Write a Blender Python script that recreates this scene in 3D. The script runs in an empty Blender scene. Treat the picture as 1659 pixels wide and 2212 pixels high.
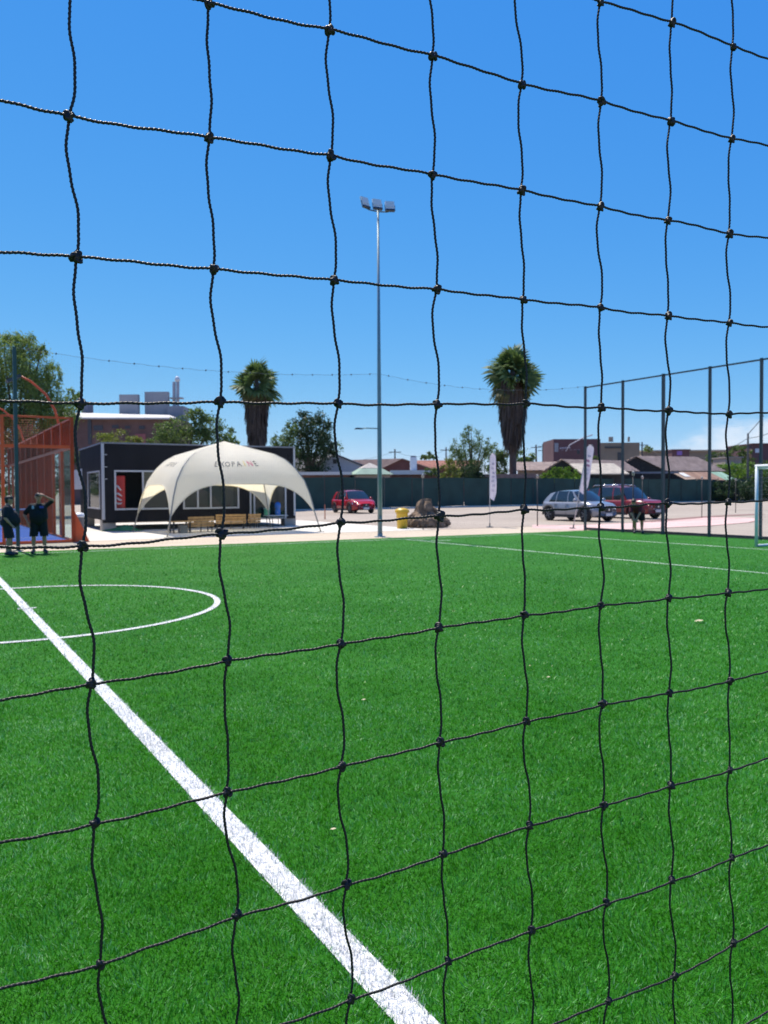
import bpy, bmesh, math, random
import numpy as np
from mathutils import Vector, Matrix
random.seed(7)
rng = np.random.default_rng(7)
SC = bpy.context.scene
COL = SC.collection
R = math.radians

# ------------------------------------------------------------------ camera
EYE = 1.6
FPX = 1662.0                     # focal length in the units of a 1659 x 2212 picture
PITCH = math.atan(46 / FPX)
ROLL = R(0.35)
_f = np.array([0, math.cos(PITCH), -math.sin(PITCH)])
_r0 = np.array([1.0, 0, 0])
_u0 = np.array([0, math.sin(PITCH), math.cos(PITCH)])
_r = _r0 * math.cos(ROLL) - _u0 * math.sin(ROLL)
_u = _u0 * math.cos(ROLL) + _r0 * math.sin(ROLL)
cam = bpy.data.cameras.new('camera')
cam.sensor_fit = 'VERTICAL'
cam.sensor_height = 34.6
cam.sensor_width = 25.95
cam.lens = 34.6 * FPX / 2212
cam.clip_start = 0.02
cam.clip_end = 6000
cam.dof.use_dof = True
cam.dof.focus_distance = 0.85
cam.dof.aperture_fstop = 15.0
cam_o = bpy.data.objects.new('camera', cam)
cam_o.matrix_world = Matrix(((_r[0], _u[0], -_f[0], 0), (_r[1], _u[1], -_f[1], 0), (_r[2], _u[2], -_f[2], EYE), (0, 0, 0, 1)))
COL.objects.link(cam_o)
SC.camera = cam_o

# ------------------------------------------------------------------ sun, sky, exposure
SUN_EL, SUN_AZ = R(64), R(-33)    # azimuth from +Y, clockwise
sun = bpy.data.lights.new('sun', 'SUN')
sun.energy = 4.8
sun.angle = R(0.53)
sun.color = (1.0, 0.92, 0.80)
sun_o = bpy.data.objects.new('sun', sun)
_sd = Vector((math.sin(SUN_AZ) * math.cos(SUN_EL), math.cos(SUN_AZ) * math.cos(SUN_EL), math.sin(SUN_EL)))
sun_o.rotation_euler = (-_sd).to_track_quat('-Z', 'Y').to_euler()
sun_o.location = _sd * 60
COL.objects.link(sun_o)

world = bpy.data.worlds.new('World')
SC.world = world
world.use_nodes = True
wt = world.node_tree
wt.nodes.clear()
def wn(t, **k):
    n = wt.nodes.new(t)
    for a, b in k.items(): setattr(n, a, b)
    return n
sky = wn('ShaderNodeTexSky', sky_type='NISHITA', sun_disc=False, sun_elevation=SUN_EL, sun_rotation=SUN_AZ,
         altitude=3000.0, air_density=1.0, dust_density=0.0, ozone_density=1.0)
# the deep, even azure of the photograph's sky: a per-channel tone curve over the physical sky
srgb = wn('ShaderNodeSeparateColor'); wt.links.new(sky.outputs[0], srgb.inputs[0])
hsv = wn('ShaderNodeCombineColor')
for ch, (gam, gain) in enumerate(((1.35, 1.02), (0.66, 0.86), (0.17, 0.98))):
    a_ = wn('ShaderNodeMath', operation='MULTIPLY'); a_.inputs[1].default_value = 0.1; wt.links.new(srgb.outputs[ch], a_.inputs[0])
    b_ = wn('ShaderNodeMath', operation='POWER'); b_.inputs[1].default_value = gam; wt.links.new(a_.outputs[0], b_.inputs[0])
    c_ = wn('ShaderNodeMath', operation='MULTIPLY'); c_.inputs[1].default_value = gain * 10 / 1.46; wt.links.new(b_.outputs[0], c_.inputs[0])
    wt.links.new(c_.outputs[0], hsv.inputs[ch])
# fair-weather clouds low over the horizon
tc = wn('ShaderNodeTexCoord')
sep = wn('ShaderNodeSeparateXYZ'); wt.links.new(tc.outputs['Generated'], sep.inputs[0])
mp = wn('ShaderNodeMapping'); mp.inputs['Scale'].default_value = (8.0, 8.0, 19.0); mp.inputs['Location'].default_value = (1.3, 0.4, 0.2)
wt.links.new(tc.outputs['Generated'], mp.inputs[0])
cn = wn('ShaderNodeTexNoise'); cn.inputs['Scale'].default_value = 1.0; cn.inputs['Detail'].default_value = 7; cn.inputs['Roughness'].default_value = 0.58
wt.links.new(mp.outputs[0], cn.inputs['Vector'])
def wmath(op, a, b=None, clamp=False):
    n = wn('ShaderNodeMath', operation=op, use_clamp=clamp)
    for i, x in enumerate((a, b)):
        if x is None: continue
        if isinstance(x, (int, float)): n.inputs[i].default_value = x
        else: wt.links.new(x, n.inputs[i])
    return n.outputs[0]
def wrange(x, a, b, c, d):
    n = wn('ShaderNodeMapRange', interpolation_type='SMOOTHSTEP')
    for i, q in enumerate((x, a, b, c, d)):
        if isinstance(q, (int, float)): n.inputs[i].default_value = q
        else: wt.links.new(q, n.inputs[i])
    return n.outputs[0]
band = wmath('MULTIPLY', wrange(sep.outputs[2], 0.0, 0.05, 0.55, 1.0), wrange(sep.outputs[2], 0.055, 0.135, 1.0, 0.0))
# clouds gather over one quarter of the horizon (towards the right of the pitch)
az = wmath('ADD', wmath('MULTIPLY', sep.outputs[0], 0.5), wmath('MULTIPLY', sep.outputs[1], 0.866))
azr = wrange(wmath('ADD', wmath('MULTIPLY', sep.outputs[0], 0.87), wmath('MULTIPLY', sep.outputs[1], 0.0)), 0.14, 0.36, 0.0, 1.0)
thr = wmath('SUBTRACT', 0.78, wmath('MULTIPLY', wmath('MULTIPLY', band, azr), 0.45))
cm = wmath('MULTIPLY', wrange(wmath('SUBTRACT', cn.outputs['Fac'], thr), 0.0, 0.22, 0.0, 1.0), 0.72)
cmix = wn('ShaderNodeMix', data_type='RGBA'); 
wt.links.new(cm, cmix.inputs[0]); wt.links.new(hsv.outputs[0], cmix.inputs[6]); cmix.inputs[7].default_value = (6.0, 6.4, 7.0, 1)
bg = wn('ShaderNodeBackground'); bg.inputs['Strength'].default_value = 0.1
wt.links.new(cmix.outputs[2], bg.inputs['Color'])
wo = wn('ShaderNodeOutputWorld'); wt.links.new(bg.outputs[0], wo.inputs['Surface'])

SC.view_settings.view_transform = 'Standard'
SC.view_settings.look = 'None'
SC.view_settings.exposure = 0.55
SC.view_settings.gamma = 1.0
SC.view_settings.use_curve_mapping = False
SC.render.engine = 'CYCLES'
SC.cycles.max_bounces = 8
SC.cycles.transparent_max_bounces = 24
SC.cycles.use_denoising = True

# ------------------------------------------------------------------ survey helpers
def ray(px, py):
    return _f + _r * ((px - 829.5) / FPX) + _u * ((1106 - py) / FPX)
def G(px, py, z=0.0):
    d = ray(px, py); t = (z - EYE) / d[2]
    return Vector((d[0] * t, d[1] * t, z))
def at(px, py, Y):
    d = ray(px, py); t = Y / d[1]
    return Vector((d[0] * t, Y, EYE + d[2] * t))
def on_plane(px, py, P0, D):
    """vertical plane through P0 along D: returns (length along D, height)"""
    d = ray(px, py); n = np.array([-D[1], D[0]])
    t = (P0[0] * n[0] + P0[1] * n[1]) / (d[0] * n[0] + d[1] * n[1])
    q = d * t
    return (q[0] - P0[0]) * D[0] + (q[1] - P0[1]) * D[1], EYE + q[2]
# pitch frame: U across the pitch (away), V along it (to the right)
PC = Vector((-4.909, 10.505, 0))
PU = Vector((-0.5178, 0.8555, 0)).normalized()
PV = Vector((PU.y, -PU.x, 0))
def PT(u, v, z=0.0):
    p = PC + PU * u + PV * v
    return Vector((p.x, p.y, z))
AV = math.atan2(PV.y, PV.x)      # heading of the long side

# ------------------------------------------------------------------ materials
MATS = {}
def M(name, col, rough=0.7, metal=0.0, var=0.12, scale=3.0, bump=0.0, bscale=40.0, spec=0.5, coat=0.0, trans=None, aniso=None, var2=None):
    if name in MATS: return MATS[name]
    m = bpy.data.materials.new(name); m.use_nodes = True
    t = m.node_tree; b = t.nodes['Principled BSDF']
    b.inputs['Roughness'].default_value = rough
    b.inputs['Metallic'].default_value = metal
    b.inputs['Specular IOR Level'].default_value = spec
    b.inputs['Coat Weight'].default_value = coat
    b.inputs['Coat Roughness'].default_value = 0.06
    c = t.nodes.new('ShaderNodeTexCoord')
    n = t.nodes.new('ShaderNodeTexNoise'); n.inputs['Scale'].default_value = scale; n.inputs['Detail'].default_value = 5
    t.links.new(c.outputs['Object'], n.inputs['Vector'])
    rp = t.nodes.new('ShaderNodeValToRGB')
    lo = [max(0, x * (1 - var)) for x in col]; hi = [min(1, x * (1 + var)) for x in col]
    if var2: lo = list(var2)
    rp.color_ramp.elements[0].position = 0.3; rp.color_ramp.elements[1].position = 0.72
    rp.color_ramp.elements[0].color = (*lo, 1); rp.color_ramp.elements[1].color = (*hi, 1)
    t.links.new(n.outputs['Fac'], rp.inputs['Fac'])
    t.links.new(rp.outputs[0], b.inputs['Base Color'])
    if bump:
        n2 = t.nodes.new('ShaderNodeTexNoise'); n2.inputs['Scale'].default_value = bscale; n2.inputs['Detail'].default_value = 4
        t.links.new(c.outputs['Object'], n2.inputs['Vector'])
        bp = t.nodes.new('ShaderNodeBump'); bp.inputs['Strength'].default_value = bump; bp.inputs['Distance'].default_value = 0.02
        t.links.new(n2.outputs['Fac'], bp.inputs['Height']); t.links.new(bp.outputs[0], b.inputs['Normal'])
    if trans:
        tr = t.nodes.new('ShaderNodeBsdfTranslucent'); tr.inputs['Color'].default_value = (*trans[:3], 1)
        mx = t.nodes.new('ShaderNodeMixShader'); mx.inputs[0].default_value = trans[3]
        o = t.nodes['Material Output']
        t.links.new(b.outputs[0], mx.inputs[1]); t.links.new(tr.outputs[0], mx.inputs[2]); t.links.new(mx.outputs[0], o.inputs['Surface'])
    MATS[name] = m
    return m
def leaf_mat(name, cols, trans=0.35, rough=0.55, spec=0.3, patch=0.0):
    if name in MATS: return MATS[name]
    m = bpy.data.materials.new(name); m.use_nodes = True
    t = m.node_tree; b = t.nodes['Principled BSDF']; b.inputs['Roughness'].default_value = rough
    b.inputs['Specular IOR Level'].default_value = spec
    g = t.nodes.new('ShaderNodeNewGeometry')
    rp = t.nodes.new('ShaderNodeValToRGB'); rp.color_ramp.interpolation = 'LINEAR'
    els = rp.color_ramp.elements
    while len(els) < len(cols): els.new(0.5)
    for i, c in enumerate(cols):
        els[i].position = i / (len(cols) - 1); els[i].color = (*c, 1)
    if patch:
        tcn = t.nodes.new('ShaderNodeTexCoord'); nz_ = t.nodes.new('ShaderNodeTexNoise'); nz_.inputs['Scale'].default_value = .7; nz_.inputs['Detail'].default_value = 9; nz_.inputs['Roughness'].default_value = .7
        t.links.new(tcn.outputs['Object'], nz_.inputs['Vector'])
        mr = t.nodes.new('ShaderNodeMapRange'); mr.inputs[1].default_value = .3; mr.inputs[2].default_value = .7; mr.inputs[3].default_value = -patch; mr.inputs[4].default_value = patch
        t.links.new(nz_.outputs['Fac'], mr.inputs[0])
        ad_ = t.nodes.new('ShaderNodeMath'); ad_.operation = 'ADD'; ad_.use_clamp = True
        t.links.new(g.outputs['Random Per Island'], ad_.inputs[0]); t.links.new(mr.outputs[0], ad_.inputs[1]); t.links.new(ad_.outputs[0], rp.inputs['Fac'])
    else:
        t.links.new(g.outputs['Random Per Island'], rp.inputs['Fac'])
    t.links.new(rp.outputs[0], b.inputs['Base Color'])
    tr = t.nodes.new('ShaderNodeBsdfTranslucent')
    hs = t.nodes.new('ShaderNodeHueSaturation'); hs.inputs['Value'].default_value = 1.5; hs.inputs['Saturation'].default_value = 1.05; hs.inputs['Hue'].default_value = 0.49
    t.links.new(rp.outputs[0], hs.inputs['Color']); t.links.new(hs.outputs[0], tr.inputs['Color'])
    mx = t.nodes.new('ShaderNodeMixShader'); mx.inputs[0].default_value = trans
    o = t.nodes['Material Output']
    t.links.new(b.outputs[0], mx.inputs[1]); t.links.new(tr.outputs[0], mx.inputs[2]); t.links.new(mx.outputs[0], o.inputs['Surface'])
    MATS[name] = m
    return m
def glass_mat(name, tint=(0.6, 0.7, 0.7), alpha=0.35, rough=0.03):
    """thin pane: part see-through, part mirror, part tint"""
    if name in MATS: return MATS[name]
    m = bpy.data.materials.new(name); m.use_nodes = True
    t = m.node_tree; b = t.nodes['Principled BSDF']; o = t.nodes['Material Output']
    b.inputs['Base Color'].default_value = (*tint, 1); b.inputs['Roughness'].default_value = rough
    b.inputs['Specular IOR Level'].default_value = 0.8
    tp = t.nodes.new('ShaderNodeBsdfTransparent'); tp.inputs['Color'].default_value = (0.93, 0.97, 0.96, 1)
    mx = t.nodes.new('ShaderNodeMixShader'); mx.inputs[0].default_value = alpha
    t.links.new(tp.outputs[0], mx.inputs[1]); t.links.new(b.outputs[0], mx.inputs[2]); t.links.new(mx.outputs[0], o.inputs['Surface'])
    MATS[name] = m
    return m

# ------------------------------------------------------------------ mesh helpers
class MB:
    def __init__(s): s.v = []; s.f = []
    def add(s, vs, fs):
        o = len(s.v); s.v += [tuple(v) for v in vs]; s.f += [tuple(i + o for i in f) for f in fs]; return s
    def box(s, c, size, rz=0.0, taper=1.0, ax=None):
        x, y, z = [q / 2 for q in size]
        vs = [(-x, -y, -z), (x, -y, -z), (x, y, -z), (-x, y, -z), (-x * taper, -y * taper, z), (x * taper, -y * taper, z), (x * taper, y * taper, z), (-x * taper, y * taper, z)]
        m = ax if ax is not None else Matrix.Rotation(rz, 3, 'Z')
        vs = [m @ Vector(v) + Vector(c) for v in vs]
        return s.add(vs, [(3, 2, 1, 0), (4, 5, 6, 7), (0, 1, 5, 4), (1, 2, 6, 5), (2, 3, 7, 6), (3, 0, 4, 7)])
    def bar(s, p, q, w, h=None):
        """square bar from p to q"""
        p, q = Vector(p), Vector(q); d = q - p; L = d.length
        if L < 1e-6: return s
        m = d.to_track_quat('Z', 'Y').to_matrix()
        return s.box((p + q) / 2, (w, h or w, L), ax=m)
    def tube(s, pts, rad, n=8, cap=True):
        pts = [Vector(p) for p in pts]; k = len(pts)
        rad = [rad] * k if isinstance(rad, (int, float)) else list(rad)
        vs = []; fs = []; up = None
        for i, p in enumerate(pts):
            d = (pts[min(i + 1, k - 1)] - pts[max(i - 1, 0)]).normalized()
            if up is None:
                up = Vector((0, 0, 1)) if abs(d.z) < 0.9 else Vector((1, 0, 0))
            a = (up - d * up.dot(d)).normalized(); up = a; b = d.cross(a)
            for j in range(n):
                t = 2 * math.pi * j / n
                vs.append(p + (a * math.cos(t) + b * math.sin(t)) * rad[i])
        for i in range(k - 1):
            for j in range(n):
                a0 = i * n + j; a1 = i * n + (j + 1) % n
                fs.append((a0, a1, a1 + n, a0 + n))
        if cap:
            fs.append(tuple(range(n - 1, -1, -1))); fs.append(tuple((k - 1) * n + j for j in range(n)))
        return s.add(vs, fs)
    def lathe(s, prof, n=20, c=(0, 0, 0), ax=None):
        vs = []; fs = []; k = len(prof)
        m = ax or Matrix.Identity(3)
        for (r, z) in prof:
            for j in range(n):
                t = 2 * math.pi * j / n
                vs.append(m @ Vector((r * math.cos(t), r * math.sin(t), z)) + Vector(c))
        for i in range(k - 1):
            for j in range(n):
                a0 = i * n + j; a1 = i * n + (j + 1) % n
                fs.append((a0, a1, a1 + n, a0 + n))
        fs.append(tuple(range(n - 1, -1, -1))); fs.append(tuple((k - 1) * n + j for j in range(n)))
        return s.add(vs, fs)
    def grid(s, P, close=False):
        """P: rows of points"""
        r = len(P); c = len(P[0]); vs = [p for row in P for p in row]
        fs = [(i * c + j, i * c + j + 1, (i + 1) * c + j + 1, (i + 1) * c + j) for i in range(r - 1) for j in range(c - 1)]
        return s.add(vs, fs)
    def prism(s, poly, z0, z1):
        n = len(poly)
        vs = [(p[0], p[1], z0) for p in poly] + [(p[0], p[1], z1) for p in poly]
        fs = [tuple(range(n - 1, -1, -1)), tuple(range(n, 2 * n))] + [(i, (i + 1) % n, (i + 1) % n + n, i + n) for i in range(n)]
        return s.add(vs, fs)
    def mesh(s, name, mat=None, smooth=False):
        me = bpy.data.meshes.new(name); me.from_pydata(s.v, [], s.f)
        if mat: me.materials.append(mat)
        if smooth: me.polygons.foreach_set('use_smooth', [True] * len(me.polygons))
        me.update(); return me
    def build(s, name, mat, parent=None, smooth=False, loc=None, bevel=0.0):
        o = link(name, s.mesh(name, mat, smooth), parent)
        if loc is not None: o.location = loc
        if bevel:
            b = o.modifiers.new('bevel', 'BEVEL'); b.width = bevel; b.segments = 2; b.limit_method = 'ANGLE'
        return o
def link(name, data, parent=None):
    o = bpy.data.objects.new(name, data); COL.objects.link(o)
    if parent: o.parent = parent
    return o
def thing(name, label, cat, loc=(0, 0, 0), rz=0.0, group=None):
    o = link(name, None); o.location = loc; o.rotation_euler = (0, 0, rz)
    return tag(o, label, cat, group)
def tag(o, label=None, cat=None, group=None, kind=None):
    if label: o['label'] = label
    if cat: o['category'] = cat
    if group: o['group'] = group
    if kind: o['kind'] = kind
    return o
def np_mesh(name, V, F, mat, smooth=False, mats=None, mi=None):
    """V (n,3), F (m,k) all of one size"""
    V = np.asarray(V, np.float32); F = np.asarray(F, np.int32)
    me = bpy.data.meshes.new(name); k = F.shape[1]
    me.vertices.add(len(V)); me.vertices.foreach_set('co', V.ravel())
    me.loops.add(F.size); me.loops.foreach_set('vertex_index', F.ravel())
    me.polygons.add(len(F)); me.polygons.foreach_set('loop_start', np.arange(0, F.size, k, dtype=np.int32))
    if smooth: me.polygons.foreach_set('use_smooth', np.ones(len(F), bool))
    for m in (mats or [mat]): me.materials.append(m)
    if mi is not None: me.polygons.foreach_set('material_index', np.asarray(mi, np.int32))
    me.update(calc_edges=True); me.validate()
    return me
def sheet(name, poly, z, mat, parent=None):
    me = bpy.data.meshes.new(name); me.from_pydata([(p[0], p[1], z) for p in poly], [], [tuple(range(len(poly)))])
    me.materials.append(mat); me.update()
    if me.polygons[0].normal.z < 0: me.flip_normals()
    return link(name, me, parent)
def strip(name, pts, w, z, mat, parent=None):
    """flat ribbon of width w along pts"""
    P = [Vector((p[0], p[1], 0)) for p in pts]; L = []; Rr = []
    for i, p in enumerate(P):
        d = (P[min(i + 1, len(P) - 1)] - P[max(0, i - 1)]).normalized(); n = Vector((-d.y, d.x, 0)) * w / 2
        L.append((p.x + n.x, p.y + n.y, z)); Rr.append((p.x - n.x, p.y - n.y, z))
    k = len(P); me = bpy.data.meshes.new(name)
    me.from_pydata(L + Rr, [], [(i + k, i + 1 + k, i + 1, i) for i in range(k - 1)]); me.materials.append(mat); me.update()
    return link(name, me, parent)

# ================================================================== GROUND
def ground_mat(name, c1, c2, c3, s1=0.15, s2=30, bump=0.3, rough=0.9):
    m = bpy.data.materials.new(name); m.use_nodes = True
    t = m.node_tree; b = t.nodes['Principled BSDF']; b.inputs['Roughness'].default_value = rough
    b.inputs['Specular IOR Level'].default_value = 0.25
    c = t.nodes.new('ShaderNodeTexCoord')
    n1 = t.nodes.new('ShaderNodeTexNoise'); n1.inputs['Scale'].default_value = s1; n1.inputs['Detail'].default_value = 6
    n2 = t.nodes.new('ShaderNodeTexNoise'); n2.inputs['Scale'].default_value = s2; n2.inputs['Detail'].default_value = 3
    for n in (n1, n2): t.links.new(c.outputs['Object'], n.inputs['Vector'])
    r1 = t.nodes.new('ShaderNodeValToRGB'); r1.color_ramp.elements[0].position = .35; r1.color_ramp.elements[1].position = .65
    r1.color_ramp.elements[0].color = (*c1, 1); r1.color_ramp.elements[1].color = (*c2, 1)
    t.links.new(n1.outputs['Fac'], r1.inputs['Fac'])
    mx = t.nodes.new('ShaderNodeMix'); mx.data_type = 'RGBA'
    r2 = t.nodes.new('ShaderNodeMapRange'); r2.inputs[1].default_value = .45; r2.inputs[2].default_value = .7
    t.links.new(n2.outputs['Fac'], r2.inputs[0]); t.links.new(r2.outputs[0], mx.inputs[0])
    t.links.new(r1.outputs[0], mx.inputs[6]); mx.inputs[7].default_value = (*c3, 1)
    t.links.new(mx.outputs[2], b.inputs['Base Color'])
    bp = t.nodes.new('ShaderNodeBump'); bp.inputs['Strength'].default_value = bump; bp.inputs['Distance'].default_value = .03
    t.links.new(n2.outputs['Fac'], bp.inputs['Height']); t.links.new(bp.outputs[0], b.inputs['Normal'])
    return m
gravel = ground_mat('gravel', (.32, .27, .22), (.40, .34, .28), (.28, .235, .195))
sandm = ground_mat('sand_paving', (.47, .39, .29), (.54, .45, .34), (.42, .35, .27), s1=.5, s2=18)
concm = ground_mat('concrete', (.56, .53, .47), (.66, .63, .57), (.52, .49, .44), s1=.35, s2=9, bump=.15)
pinkm = ground_mat('pink_paint', (.58, .39, .36), (.66, .46, .42), (.52, .37, .34), s1=.6, s2=12, bump=.1)
dirtm = ground_mat('pink_gravel', (.42, .34, .29), (.50, .41, .35), (.36, .29, .25), s1=.4, s2=14)
kerbm = M('kerb_dark', (.05, .05, .055), .8, var=.3)

g = sheet('ground', [(-2500, -600), (2500, -600), (2500, 3500), (-2500, 3500)], 0, gravel); tag(g, kind='structure')

def EDGE(v): return 11.36 - 0.0705 * v       # far turf edge
FV = 21.35                                    # fence line behind the goal
# paving strip along the far side
sp = [PT(EDGE(v) - .1, v) for v in (-30, FV + .1)] + [PT(13.6, FV + .1), PT(14.0, 16.5), PT(15.0, 9), PT(15.4, -30)]
tag(sheet('paving_strip', sp, .004, sandm), kind='structure')
# concrete apron under the tent and the cabin
q = [PT(15.4, -30), PT(15.0, 9), PT(14.2, 16.6), G(649, 1124), PT(29, 16), PT(32, -30)]
tag(sheet('concrete_apron', [p for p in q], .008, concm), kind='structure')
# pale walkway outside the end fence
tag(sheet('end_walkway', [PT(10.4, FV + .35), PT(10.4, FV + 1.0), PT(-22, FV + 1.0), PT(-22, FV + .35)], .006, concm), kind='structure')
pk = [G(1150, 1134), G(1234, 1135), G(1388, 1129), G(1470, 1122), G(1536, 1117.5), G(1618, 1118.5), G(1646, 1122),
      G(1618, 1128.5), G(1536, 1135.5), G(1388, 1142.5), G(1234, 1145.5), G(1150, 1141)]
tag(sheet('pink_path', pk, .009, pinkm), kind='structure')
pe = link('path_edging', None); pe.parent = bpy.data.objects['pink_path']
bpy.data.objects.remove(pe)
strip('edging', [G(1234, 1146), G(1388, 1143.2), G(1536, 1136.2), G(1618, 1129), G(1647, 1122)], .12, .012, M('edge_brown', (.22, .12, .10), .9), bpy.data.objects['pink_path'])
strip('edging', [G(1390, 1127.5), G(1536, 1116), G(1640, 1111)], .9, .013, M('edge_brown', (.22, .12, .10), .9), bpy.data.objects['pink_path'])

# ---- artificial turf
def turf_mat():
    m = bpy.data.materials.new('turf'); m.use_nodes = True
    t = m.node_tree; b = t.nodes['Principled BSDF']; b.inputs['Roughness'].default_value = .7
    b.inputs['Specular IOR Level'].default_value = .1
    c = t.nodes.new('ShaderNodeTexCoord')
    def nz(s, d=4, rot=0, sc=(1, 1, 1)):
        mp = t.nodes.new('ShaderNodeMapping'); mp.inputs['Rotation'].default_value = (0, 0, rot); mp.inputs['Scale'].default_value = sc
        t.links.new(c.outputs['Object'], mp.inputs[0])
        n = t.nodes.new('ShaderNodeTexNoise'); n.inputs['Scale'].default_value = s; n.inputs['Detail'].default_value = d; n.inputs['Roughness'].default_value = .65
        t.links.new(mp.outputs[0], n.inputs['Vector']); return n.outputs['Fac']
    a = nz(.55, 5); f = nz(14, 5, .4, (1, .6, 1)); h = nz(70, 3)
    r = t.nodes.new('ShaderNodeValToRGB'); e = r.color_ramp.elements
    e[0].position = .34; e[1].position = .68; e[0].color = (.014, .110, .004, 1); e[1].color = (.038, .185, .014, 1)
    ad = t.nodes.new('ShaderNodeMath'); ad.operation = 'MULTIPLY_ADD'; ad.inputs[1].default_value = .45
    t.links.new(f, ad.inputs[0])
    m2 = t.nodes.new('ShaderNodeMath'); m2.operation = 'MULTIPLY'; m2.inputs[1].default_value = .55; t.links.new(a, m2.inputs[0])
    t.links.new(m2.outputs[0], ad.inputs[2]); t.links.new(ad.outputs[0], r.inputs['Fac'])
    t.links.new(r.outputs[0], b.inputs['Base Color'])
    s2 = t.nodes.new('ShaderNodeMath'); s2.operation = 'ADD'; t.links.new(f, s2.inputs[0]); t.links.new(h, s2.inputs[1])
    bp = t.nodes.new('ShaderNodeBump'); bp.inputs['Strength'].default_value = .8; bp.inputs['Distance'].default_value = .03
    t.links.new(s2.outputs[0], bp.inputs['Height']); t.links.new(bp.outputs[0], b.inputs['Normal'])
    return m
turfm = turf_mat()
turf = sheet('turf_pitch', [PT(EDGE(-30), -30), PT(EDGE(FV - .15), FV - .15), PT(-14, FV - .15), PT(-14, -30)], .012, turfm)
tag(turf, kind='structure')
linem = ground_mat('line_fibre', (.60, .60, .60), (.80, .80, .79), (.50, .53, .50), s1=3, s2=45, bump=.8)
faint = ground_mat('worn_line_fibre', (.30, .42, .31), (.62, .66, .61), (.16, .30, .17), s1=1.3, s2=25, bump=.6)
LW = .10
HALF = [PT(u, 0) for u in (-12, 9.9)]
strip('halfway_line', HALF, LW * 1.12, .016, linem, turf)
CR = 2.56
circ = [PT(CR * math.cos(a), CR * math.sin(a)) for a in np.linspace(0, 2 * math.pi, 97)]
strip('centre_circle', circ, LW * .85, .020, linem, turf)
strip('centre_mark', [PT(0, -.11), PT(0, .13)], LW * .7, .020, linem, turf)
strip('cross_line', [PT(u, 12.28) for u in np.linspace(9.4, -12, 12)], LW * .9, .016, faint, turf)
strip('goal_line', [PT(u, 17.55) for u in np.linspace(9.2, -12, 12)], LW, .016, faint, turf)
strip('touch_line', [PT(EDGE(v) - .95, v) for v in np.linspace(-20, 17.5, 12)], LW * .8, .024, faint, turf)
strip('corner_arc', [PT(9.4 - 1.0 * math.sin(a) - .3, 12.28 - 1.0 * math.cos(a) + 1.) for a in np.linspace(.2, 1.4, 8)], LW, .028, faint, turf)
ke = MB(); ke.box((0, 0, .05), (42, .10, .10)); o = ke.build('kerb', kerbm); o.location = PT(-10.6, FV - .02); o.rotation_euler = (0, 0, math.atan2(PU.y, PU.x)); tag(o, kind='structure')
strip('kerb_rail', [PT(13.75, FV + 20), PT(13.75, FV), PT(14.1, 16.5)], .08, .016, M('edge_brown2', (.16, .11, .09), .9)); tag(bpy.data.objects['kerb_rail'], kind='structure')

# ---- grass blades for the near turf
def in_line(x, y):
    dx = x - PC.x; dy = y - PC.y
    u = dx * PU.x + dy * PU.y; v = dx * PV.x + dy * PV.y
    hw = LW * 1.12 / 2
    jit = rng.normal(0, .008, len(x))
    a = np.abs(v + jit) < hw
    r = np.hypot(u, v); b = np.abs(r - CR + jit) < LW * .40
    c = (np.abs(u + jit) < LW * .35) & (np.abs(v) < .12)
    return a | b | c
def blades(n_per, y0, y1, L, W, xk=.68):
    area = (y1 - y0) * (y0 + y1) * xk
    n = int(n_per * area)
    y = np.sqrt(rng.uniform(y0 ** 2, y1 ** 2, n)); x = rng.uniform(-xk, xk, n) * y + rng.uniform(-.3, .3, n)
    y = y * (1 + rng.uniform(-.16, .16, n)); x = x * y / np.maximum(.1, y)
    du = (x - PC.x) * PU.x + (y - PC.y) * PU.y; dv = (x - PC.x) * PV.x + (y - PC.y) * PV.y
    ok = (du < 11.3 - .0705 * dv) & (dv < FV - .2); x = x[ok]; y = y[ok]; n = len(x)
    wl = in_line(x, y)
    az = rng.uniform(0, 2 * np.pi, n); lean = rng.uniform(.15, 1.05, n); ln = L * rng.uniform(.55, 1.25, n)
    # tufts lean alike
    az = az * .55 + 3.0 * np.sin(x * 9 + 2 * np.sin(y * 7)) + 1.5 * np.sin(y * 11)
    dx = np.cos(az) * np.sin(lean); dy = np.sin(az) * np.sin(lean); dz = np.cos(lean)
    rot = rng.uniform(0, np.pi, n); wx = np.cos(rot) * W / 2; wy = np.sin(rot) * W / 2
    z0 = np.full(n, .012)
    V = np.empty((n, 4, 3), np.float32)
    V[:, 0] = np.stack([x - wx, y - wy, z0], 1); V[:, 1] = np.stack([x + wx, y + wy, z0], 1)
    tx = x + dx * ln; ty = y + dy * ln; tz = z0 + dz * ln
    V[:, 2] = np.stack([tx + wx * .35, ty + wy * .35, tz], 1); V[:, 3] = np.stack([tx - wx * .35, ty - wy * .35, tz], 1)
    return V, wl
bl = [blades(22000, 1.6, 3.4, .020, .0030), blades(9500, 3.4, 6.0, .021, .0042), blades(2300, 6.0, 10.0, .023, .0065), blades(520, 10.0, 13.5, .030, .010), blades(230, 13.5, 19.0, .028, .011), blades(70, 19.0, 26.0, .026, .012)]
V = np.concatenate([b[0] for b in bl]); wl = np.concatenate([b[1] for b in bl])
bladem = leaf_mat('turf_blades', [(.009, .090, .001), (.016, .140, .002), (.027, .205, .004), (.040, .26, .007), (.055, .31, .024), (.10, .38, .07), (.34, .60, .28)], trans=.26, rough=.38, spec=.2, patch=.22)  # palest ramp step paints glints of light onto random blades
lineb = leaf_mat('line_blades', [(.30, .32, .30), (.55, .54, .52), (.74, .73, .70), (.80, .79, .77)], trans=.15, rough=.5)
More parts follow.
